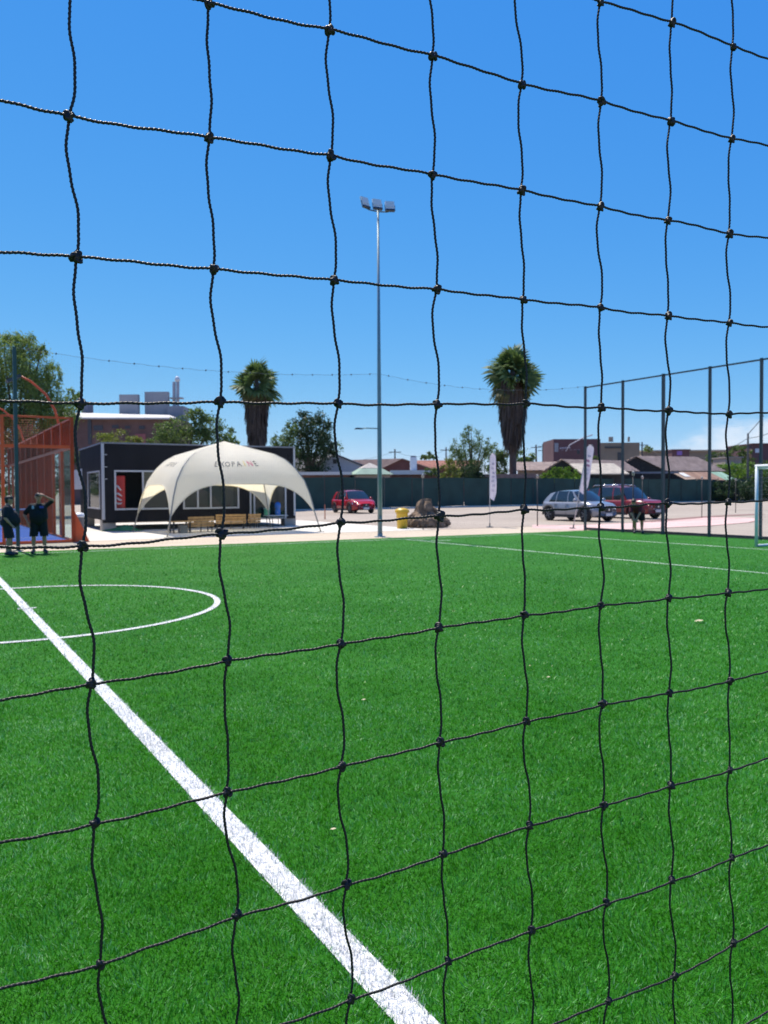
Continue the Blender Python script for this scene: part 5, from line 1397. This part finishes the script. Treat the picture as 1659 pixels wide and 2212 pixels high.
def tree(name, label, px, Yd, blobs_px, n, size, lm, trunk_r=.2, weep=0, group=None, cat='tree', extra=None):
    """blobs_px: (px, py, rx_px, ry_px[, dy])"""
    k = Yd / FPX; g0 = at(px, 1100, Yd); base = Vector((g0.x, Yd, 0)); t = thing(name, label, cat, base, 0, group)
    bl_ = []
    for q in blobs_px:
        c = at(q[0], q[1], Yd); c.y += (q[4] if len(q) > 4 else 0); rx, rz = q[2] * k, q[3] * k
        bl_.append((c, (rx, (rx + rz) / 2, rz), q[2] * q[3]))
    V = crown(bl_, n, size, weep, base); m = len(V)
    me = np_mesh('crown', V.reshape(-1, 3), np.arange(m * 4).reshape(m, 4), lm); link('crown', me, t)
    tb_ = MB(); hz = min(c.z for c, _, _ in bl_); top_ = max(bl_, key=lambda q: q[0].z)[0] - base
    sp = Vector((0, 0, max(.25, hz * .55)))
    tb_.tube([(0, 0, 0), sp * .5 + Vector((.05, 0, 0)), sp], [trunk_r * 1.25, trunk_r, trunk_r * .85], 8)
    for c, rad, w in bl_:
        e = c - base; m_ = sp.lerp(e, .5) + Vector((0, 0, .15)); tb_.tube([sp * .95, m_, e, e + Vector((0, 0, rad[2] * .5))], [trunk_r * .6, trunk_r * .38, trunk_r * .2, trunk_r * .06], 6)
    tb_.build('trunk', trunkm, t, True)
    return t
tree('pepper_tree', 'tall light green feathery tree behind the orange court', 40, 52, [(10, 770, 55, 55), (65, 790, 45, 55), (20, 860, 60, 60, 1), (85, 850, 40, 50), (115, 812, 20, 26), (130, 880, 38, 40), (60, 900, 60, 45, 1), (-40, 800, 50, 70), (160, 855, 14, 20), (-30, 880, 60, 60), (50, 745, 25, 28), (22, 728, 16, 16), (88, 760, 12, 18), (105, 895, 40, 30), (20, 905, 40, 25)], 44000, .20, lv_light, .22, .5)
tree('garden_shrub', 'olive green shrub seen through the orange court mesh', 70, 49, [(40, 950, 40, 28), (95, 955, 36, 28), (140, 965, 22, 20), (15, 965, 25, 20), (75, 975, 70, 20)], 4500, .17, leaf_mat('leaf_olive', [(.07, .075, .02), (.11, .11, .03), (.15, .14, .04)]), .15, 0, 'garden shrubs', 'shrub')
tree('garden_shrub', 'dark shrub row behind the padel court', 60, 53, [(20, 1020, 60, 40), (100, 1030, 55, 40), (150, 1020, 35, 40), (-40, 1020, 60, 45)], 5000, .2, lv_dark, .15, 0, 'garden shrubs', 'shrub')
tree('round_shrub', 'yellow green rounded tree top left above the cabin roof', 250, 70, [(255, 948, 40, 17), (225, 955, 16, 12), (285, 955, 20, 12), (250, 970, 40, 20)], 3500, .2, lv_yel, .15)
tree('broad_tree', 'broad mid green tree top behind the cabin left of the tent peak', 400, 74, [(420, 918, 42, 30), (370, 935, 36, 28), (455, 925, 30, 30), (405, 950, 60, 26), (345, 950, 26, 18), (490, 945, 22, 20), (425, 900, 20, 18), (440, 970, 60, 30)], 9000, .25, lv_mid, .3)
tree('broad_tree', 'small light green tree between the tent peak and the first palm', 500, 80, [(498, 945, 12, 16), (488, 958, 14, 14), (508, 960, 10, 12), (498, 980, 16, 22)], 1500, .24, lv_light, .15)
tree('dense_tree', 'dense dark green tree right of the first palm', 668, 82, [(665, 925, 34, 34), (690, 940, 26, 46), (650, 955, 34, 34), (675, 965, 44, 34), (700, 915, 12, 16), (660, 905, 18, 16), (715, 965, 12, 22), (670, 1000, 45, 30)], 9500, .25, lv_dark, .3)
tree('dense_tree', 'pale olive tree on the near left of the dense dark tree', 612, 80, [(610, 955, 24, 22), (628, 935, 18, 22), (598, 975, 22, 20), (620, 985, 30, 24)], 3200, .24, lv_mid, .2)
tree('thin_tree', 'thin wispy tree on the right of the dense dark tree', 725, 88, [(722, 955, 16, 24), (735, 985, 14, 22), (720, 985, 16, 20), (712, 935, 10, 14)], 900, .26, lv_mid, .15, .5)
tree('pepper_tree', 'drooping pepper tree left of the tall palm', 1020, 80, [(1018, 940, 24, 20), (1000, 962, 24, 22), (1040, 965, 22, 22), (1020, 985, 40, 26), (985, 968, 13, 14), (1055, 958, 10, 14), (1012, 928, 9, 10), (1020, 1012, 36, 26), (1040, 1025, 34, 18), (990, 1000, 22, 22)], 6500, .23, lv_mid, .22, .7)
tree('garden_shrub', 'dark bushy shrub at the foot of the drooping pepper tree', 1020, 78, [(1015, 1020, 30, 20), (1030, 1035, 24, 18), (1000, 1035, 20, 14)], 3000, .2, lv_dark, .15, 0, 'garden shrubs', 'shrub')
tree('garden_shrub', 'yellow green shrub left of the drooping pepper tree', 972, 75, [(972, 1008, 18, 16), (958, 1018, 14, 12), (983, 1020, 14, 16), (968, 1030, 20, 12)], 1700, .2, lv_yel, .12, 0, 'garden shrubs', 'shrub')
tree('garden_shrub', 'small green shrub above the white roof edge', 935, 76, [(932, 1018, 16, 9), (945, 1022, 12, 9)], 800, .2, lv_mid, .12, 0, 'garden shrubs', 'shrub')
tree('garden_tree', 'green tree between the pepper tree and the tall palm', 1072, 88, [(1068, 980, 16, 22), (1080, 1000, 18, 24), (1058, 1000, 16, 24), (1090, 985, 10, 22), (1070, 1020, 24, 20)], 3200, .25, lv_mid, .2)
tree('garden_tree', 'light green tree top right behind the tall palm trunk', 1132, 100, [(1130, 985, 22, 14), (1115, 980, 12, 14), (1150, 992, 12, 10), (1130, 1003, 26, 14)], 2200, .28, lv_light, .2)
tree('vine_hedge', 'bright yellow green vine hedge spilling over the green fence', 1215, 82.5, [(1190, 1026, 16, 10), (1215, 1022, 18, 13), (1240, 1026, 16, 11), (1175, 1030, 10, 8), (1228, 1015, 10, 8), (1200, 1014, 8, 8), (1215, 1035, 40, 10)], 3600, .22, lv_vine, .1, 0, None, 'hedge')
tree('climbing_bush', 'bush growing up between the tin roofs', 1280, 92, [(1285, 1000, 10, 14), (1300, 1008, 8, 10), (1275, 995, 7, 8)], 700, .24, lv_mid, .1, 0, None, 'bush')
tree('garden_tree', 'pale tree top between the tan block and its pole', 1395, 140, [(1397, 968, 10, 6), (1404, 972, 8, 5)], 500, .35, lv_light, .15)
tree('garden_tree', 'green tree beside the pole with the street lamp', 1590, 112, [(1598, 968, 14, 14), (1582, 978, 16, 12), (1610, 982, 14, 14), (1600, 995, 26, 16), (1545, 985, 14, 12), (1530, 992, 14, 10)], 2600, .3, lv_mid, .2)
tree('hedge', 'sunlit mixed hedge above the fence left of the goal', 1590, 101, [(1570, 1015, 22, 14), (1600, 1012, 24, 16), (1630, 1015, 26, 16), (1610, 1028, 50, 12), (1660, 1012, 26, 18), (1700, 1015, 30, 18)], 6000, .25, lv_vine, .15, 0, None, 'hedge')
tree('hedge', 'dark clipped hedge in front of the fence behind the goal', 1600, 94, [(1555, 1062, 26, 22), (1590, 1058, 30, 26), (1630, 1060, 30, 26), (1675, 1060, 34, 28), (1720, 1060, 30, 28)], 9000, .24, lv_dark, .1, 0, None, 'hedge')
tree('garden_tree', 'far green tree tops left of the floodlight pole wires', 930, 135, [(926, 985, 14, 8), (938, 988, 10, 6), (915, 990, 8, 5)], 900, .35, lv_mid, .15)
# far belt of greenery that closes the horizon
far = []
for k in range(330):
    a = random.uniform(-1.25, 1.3); d = random.uniform(210, 330); hgt = random.uniform(3, 7.5)
    far.append((Vector((math.sin(a) * d * 1.2, math.cos(a) * d, hgt * .5)), (random.uniform(5, 11), 4, hgt * .55), 1.0))
V = crown(far, 46000, 1.3, 0, (0, 0, 0)); m = len(V)
o = link('far_treeline', np_mesh('far_treeline', V.reshape(-1, 3), np.arange(m * 4).reshape(m, 4), lv_mid)); tag(o, 'far belt of low trees closing the horizon', 'trees', kind='stuff')

# ================================================================== FAN PALMS
frond_mats = [leaf_mat('palm_green', [(.045, .085, .025), (.075, .125, .035), (.125, .18, .06)], trans=.3, rough=.6), leaf_mat('palm_olive', [(.10, .10, .035), (.15, .14, .05)], trans=.3), leaf_mat('palm_dead', [(.04, .028, .022), (.07, .05, .038), (.11, .08, .06)], trans=.15)]
def frond_mesh(seed, mi, drop):
    rr = random.Random(seed); V = []; F = []
    Lp = .50
    def quad(*p):
        o = len(V); V.extend(p); F.append(tuple(range(o, o + 4)))
    # petiole along +x
    for a, b in ((0, .25), (.25, .5), (.5, 1)):
        quad((a * Lp, -.022, 0), (b * Lp, -.018, .0), (b * Lp, .018, .0), (a * Lp, .022, 0))
    n = 19
    for k in range(n):
        th = -1.75 + 3.5 * k / (n - 1) + rr.uniform(-.03, .03); L = 1.12 * (1 - .22 * abs(th) / 1.75) * rr.uniform(.88, 1.1)
        c, s = math.cos(th), math.sin(th); w = .15
        fold = .18 * abs(s)
        def P(r, q):
            z = -fold * r * .6 - drop * r * r * .55 + (.03 if q else 0)
            if r > .72: z -= (r - .72) * drop * 1.4
            return (Lp + c * r * L - q * s * w * (1 if r < .75 else .5), s * r * L + q * c * w * (1 if r < .75 else .5), z)
        for r0, r1 in ((.02, .35), (.35, .7), (.7, 1.0)):
            e0, e1 = (.12 if r0 < .1 else (.33 if r0 < .5 else .5)), (.33 if r1 < .5 else (.5 if r1 < .9 else .06))
            quad(P(r0, -e0), P(r1, -e1), P(r1, e1), P(r0, e0))
    return np_mesh('frond', np.array(V), np.array(F), frond_mats[mi])
FM = {0: [frond_mesh(s, 0, .35) for s in range(3)], 1: [frond_mesh(10 + s, 1, .8) for s in range(3)], 2: [frond_mesh(20 + s, 2, .7) for s in range(2)]}
palm_trunk = M('palm_trunk', (.085, .065, .055), .95, var=.3, scale=3, bump=.9, bscale=7)
skirtm = frond_mats[2]
def palm(label, px, Yd, ytop, ycrown, yskirt, wpx, skirt_px, trunk_px, nf, seed):
    rr = random.Random(seed); k = Yd / FPX; g0 = at(px, 1100, Yd); base = Vector((g0.x, Yd, 0)); t = thing('fan_palm', label, 'palm tree', base)
    zt = at(px, ytop, Yd).z; zc = at(px, ycrown, Yd).z; zs = at(px, yskirt, Yd).z
    tr = trunk_px * k / 2; cw = wpx * k / 2
    MB().tube([(0, 0, 0), (.03, 0, zs * .3), (.0, .02, zs * .7), (0, 0, zt - 1.2 * cw / 1.62)], [tr * 1.15, tr, tr * .95, tr * .8], 12).build('trunk', palm_trunk, t, True)
    Lf = 1.62; sc = cw / Lf * 1.05; hub = zt - 1.42 * sc
    for i in range(nf):
        f = (i + .5) / nf
        el = math.radians(86 - 162 * f ** .95 + rr.uniform(-9, 9)); az = i * 2.399 + rr.uniform(-.2, .2)
        mi = 0 if f < .72 else (1 if f < .9 else (2 if rr.random() < .5 else 1))
        o = link('frond', rr.choice(FM[mi]), t)
        s = sc * rr.uniform(.80, 1.16) * (.88 + .14 * (1 - abs(2 * f - 1)))
        dv = Vector((math.cos(el) * math.cos(az), math.cos(el) * math.sin(az), math.sin(el)))
        side = Vector((-math.sin(az), math.cos(az), 0)); upv = dv.cross(side)
        upv = -upv if upv.z < 0 else upv
        yv = upv.cross(dv)
        ro = rr.uniform(-1.25, 1.25); yv, upv = yv * math.cos(ro) + upv * math.sin(ro), upv * math.cos(ro) - yv * math.sin(ro)
        o.matrix_local = Matrix.Translation((0, 0, hub - .75 * f * s)) @ Matrix(((dv.x, yv.x, upv.x, 0), (dv.y, yv.y, upv.y, 0), (dv.z, yv.z, upv.z, 0), (0, 0, 0, 1))) @ Matrix.Diagonal((s, s, s, 1))
    # skirt of dead leaves
    V = []; n = 2400; sw_ = skirt_px * k / 2
    for i in range(n):
        h = rr.random() ** .8; z = zs + .25 + (hub - .7 * sc - zs) * h; az = rr.uniform(0, 2 * math.pi)
        rad = sw_ * (.62 + .38 * min(1, h * 1.5)) * rr.uniform(.72, 1.06) if h > .1 else sw_ * (.45 + 2.0 * h) * rr.uniform(.7, 1.1)
        L = rr.uniform(.5, 1.1) * sc; w = rr.uniform(.03, .075) * sc
        p = np.array([math.cos(az) * rad, math.sin(az) * rad, z]); out = np.array([math.cos(az), math.sin(az), 0]); tn = np.array([-math.sin(az), math.cos(az), 0]) 
        tn = tn * math.cos(.8 * rr.uniform(-1, 1)) + out * math.sin(rr.uniform(-1, 1)); tip = p - np.array([0, 0, L]) + out * rr.uniform(-.12, .14) * sc + tn * rr.uniform(-.1, .1)
        V += [p - tn * w, p + tn * w, tip + tn * w * .3, tip - tn * w * .3]
    me = np_mesh('leaf_skirt', np.array(V), np.arange(len(V)).reshape(-1, 4), skirtm); tag(link('leaf_skirt', me, t), kind='stuff')
    core = MB().lathe([(tr, zs + .5), (sw_ * .55, zs + .9), (sw_ * .74, zs + (hub - zs) * .5), (sw_ * .70, zs + (hub - zs) * .7), (sw_ * .3, hub - .8 * sc)], 14); core.build('skirt_core', M('skirt_core', (.05, .036, .028), .95, var=.3), t, True)
palm('shorter fan palm with brown leaf skirt behind the white tent', 557, 66, 772, 868, 968, 108, 45, 13, 38, 3)
palm('taller fan palm with brown leaf skirt behind the straight banner', 1108, 82, 744, 855, 955, 118, 56, 16, 44, 5)
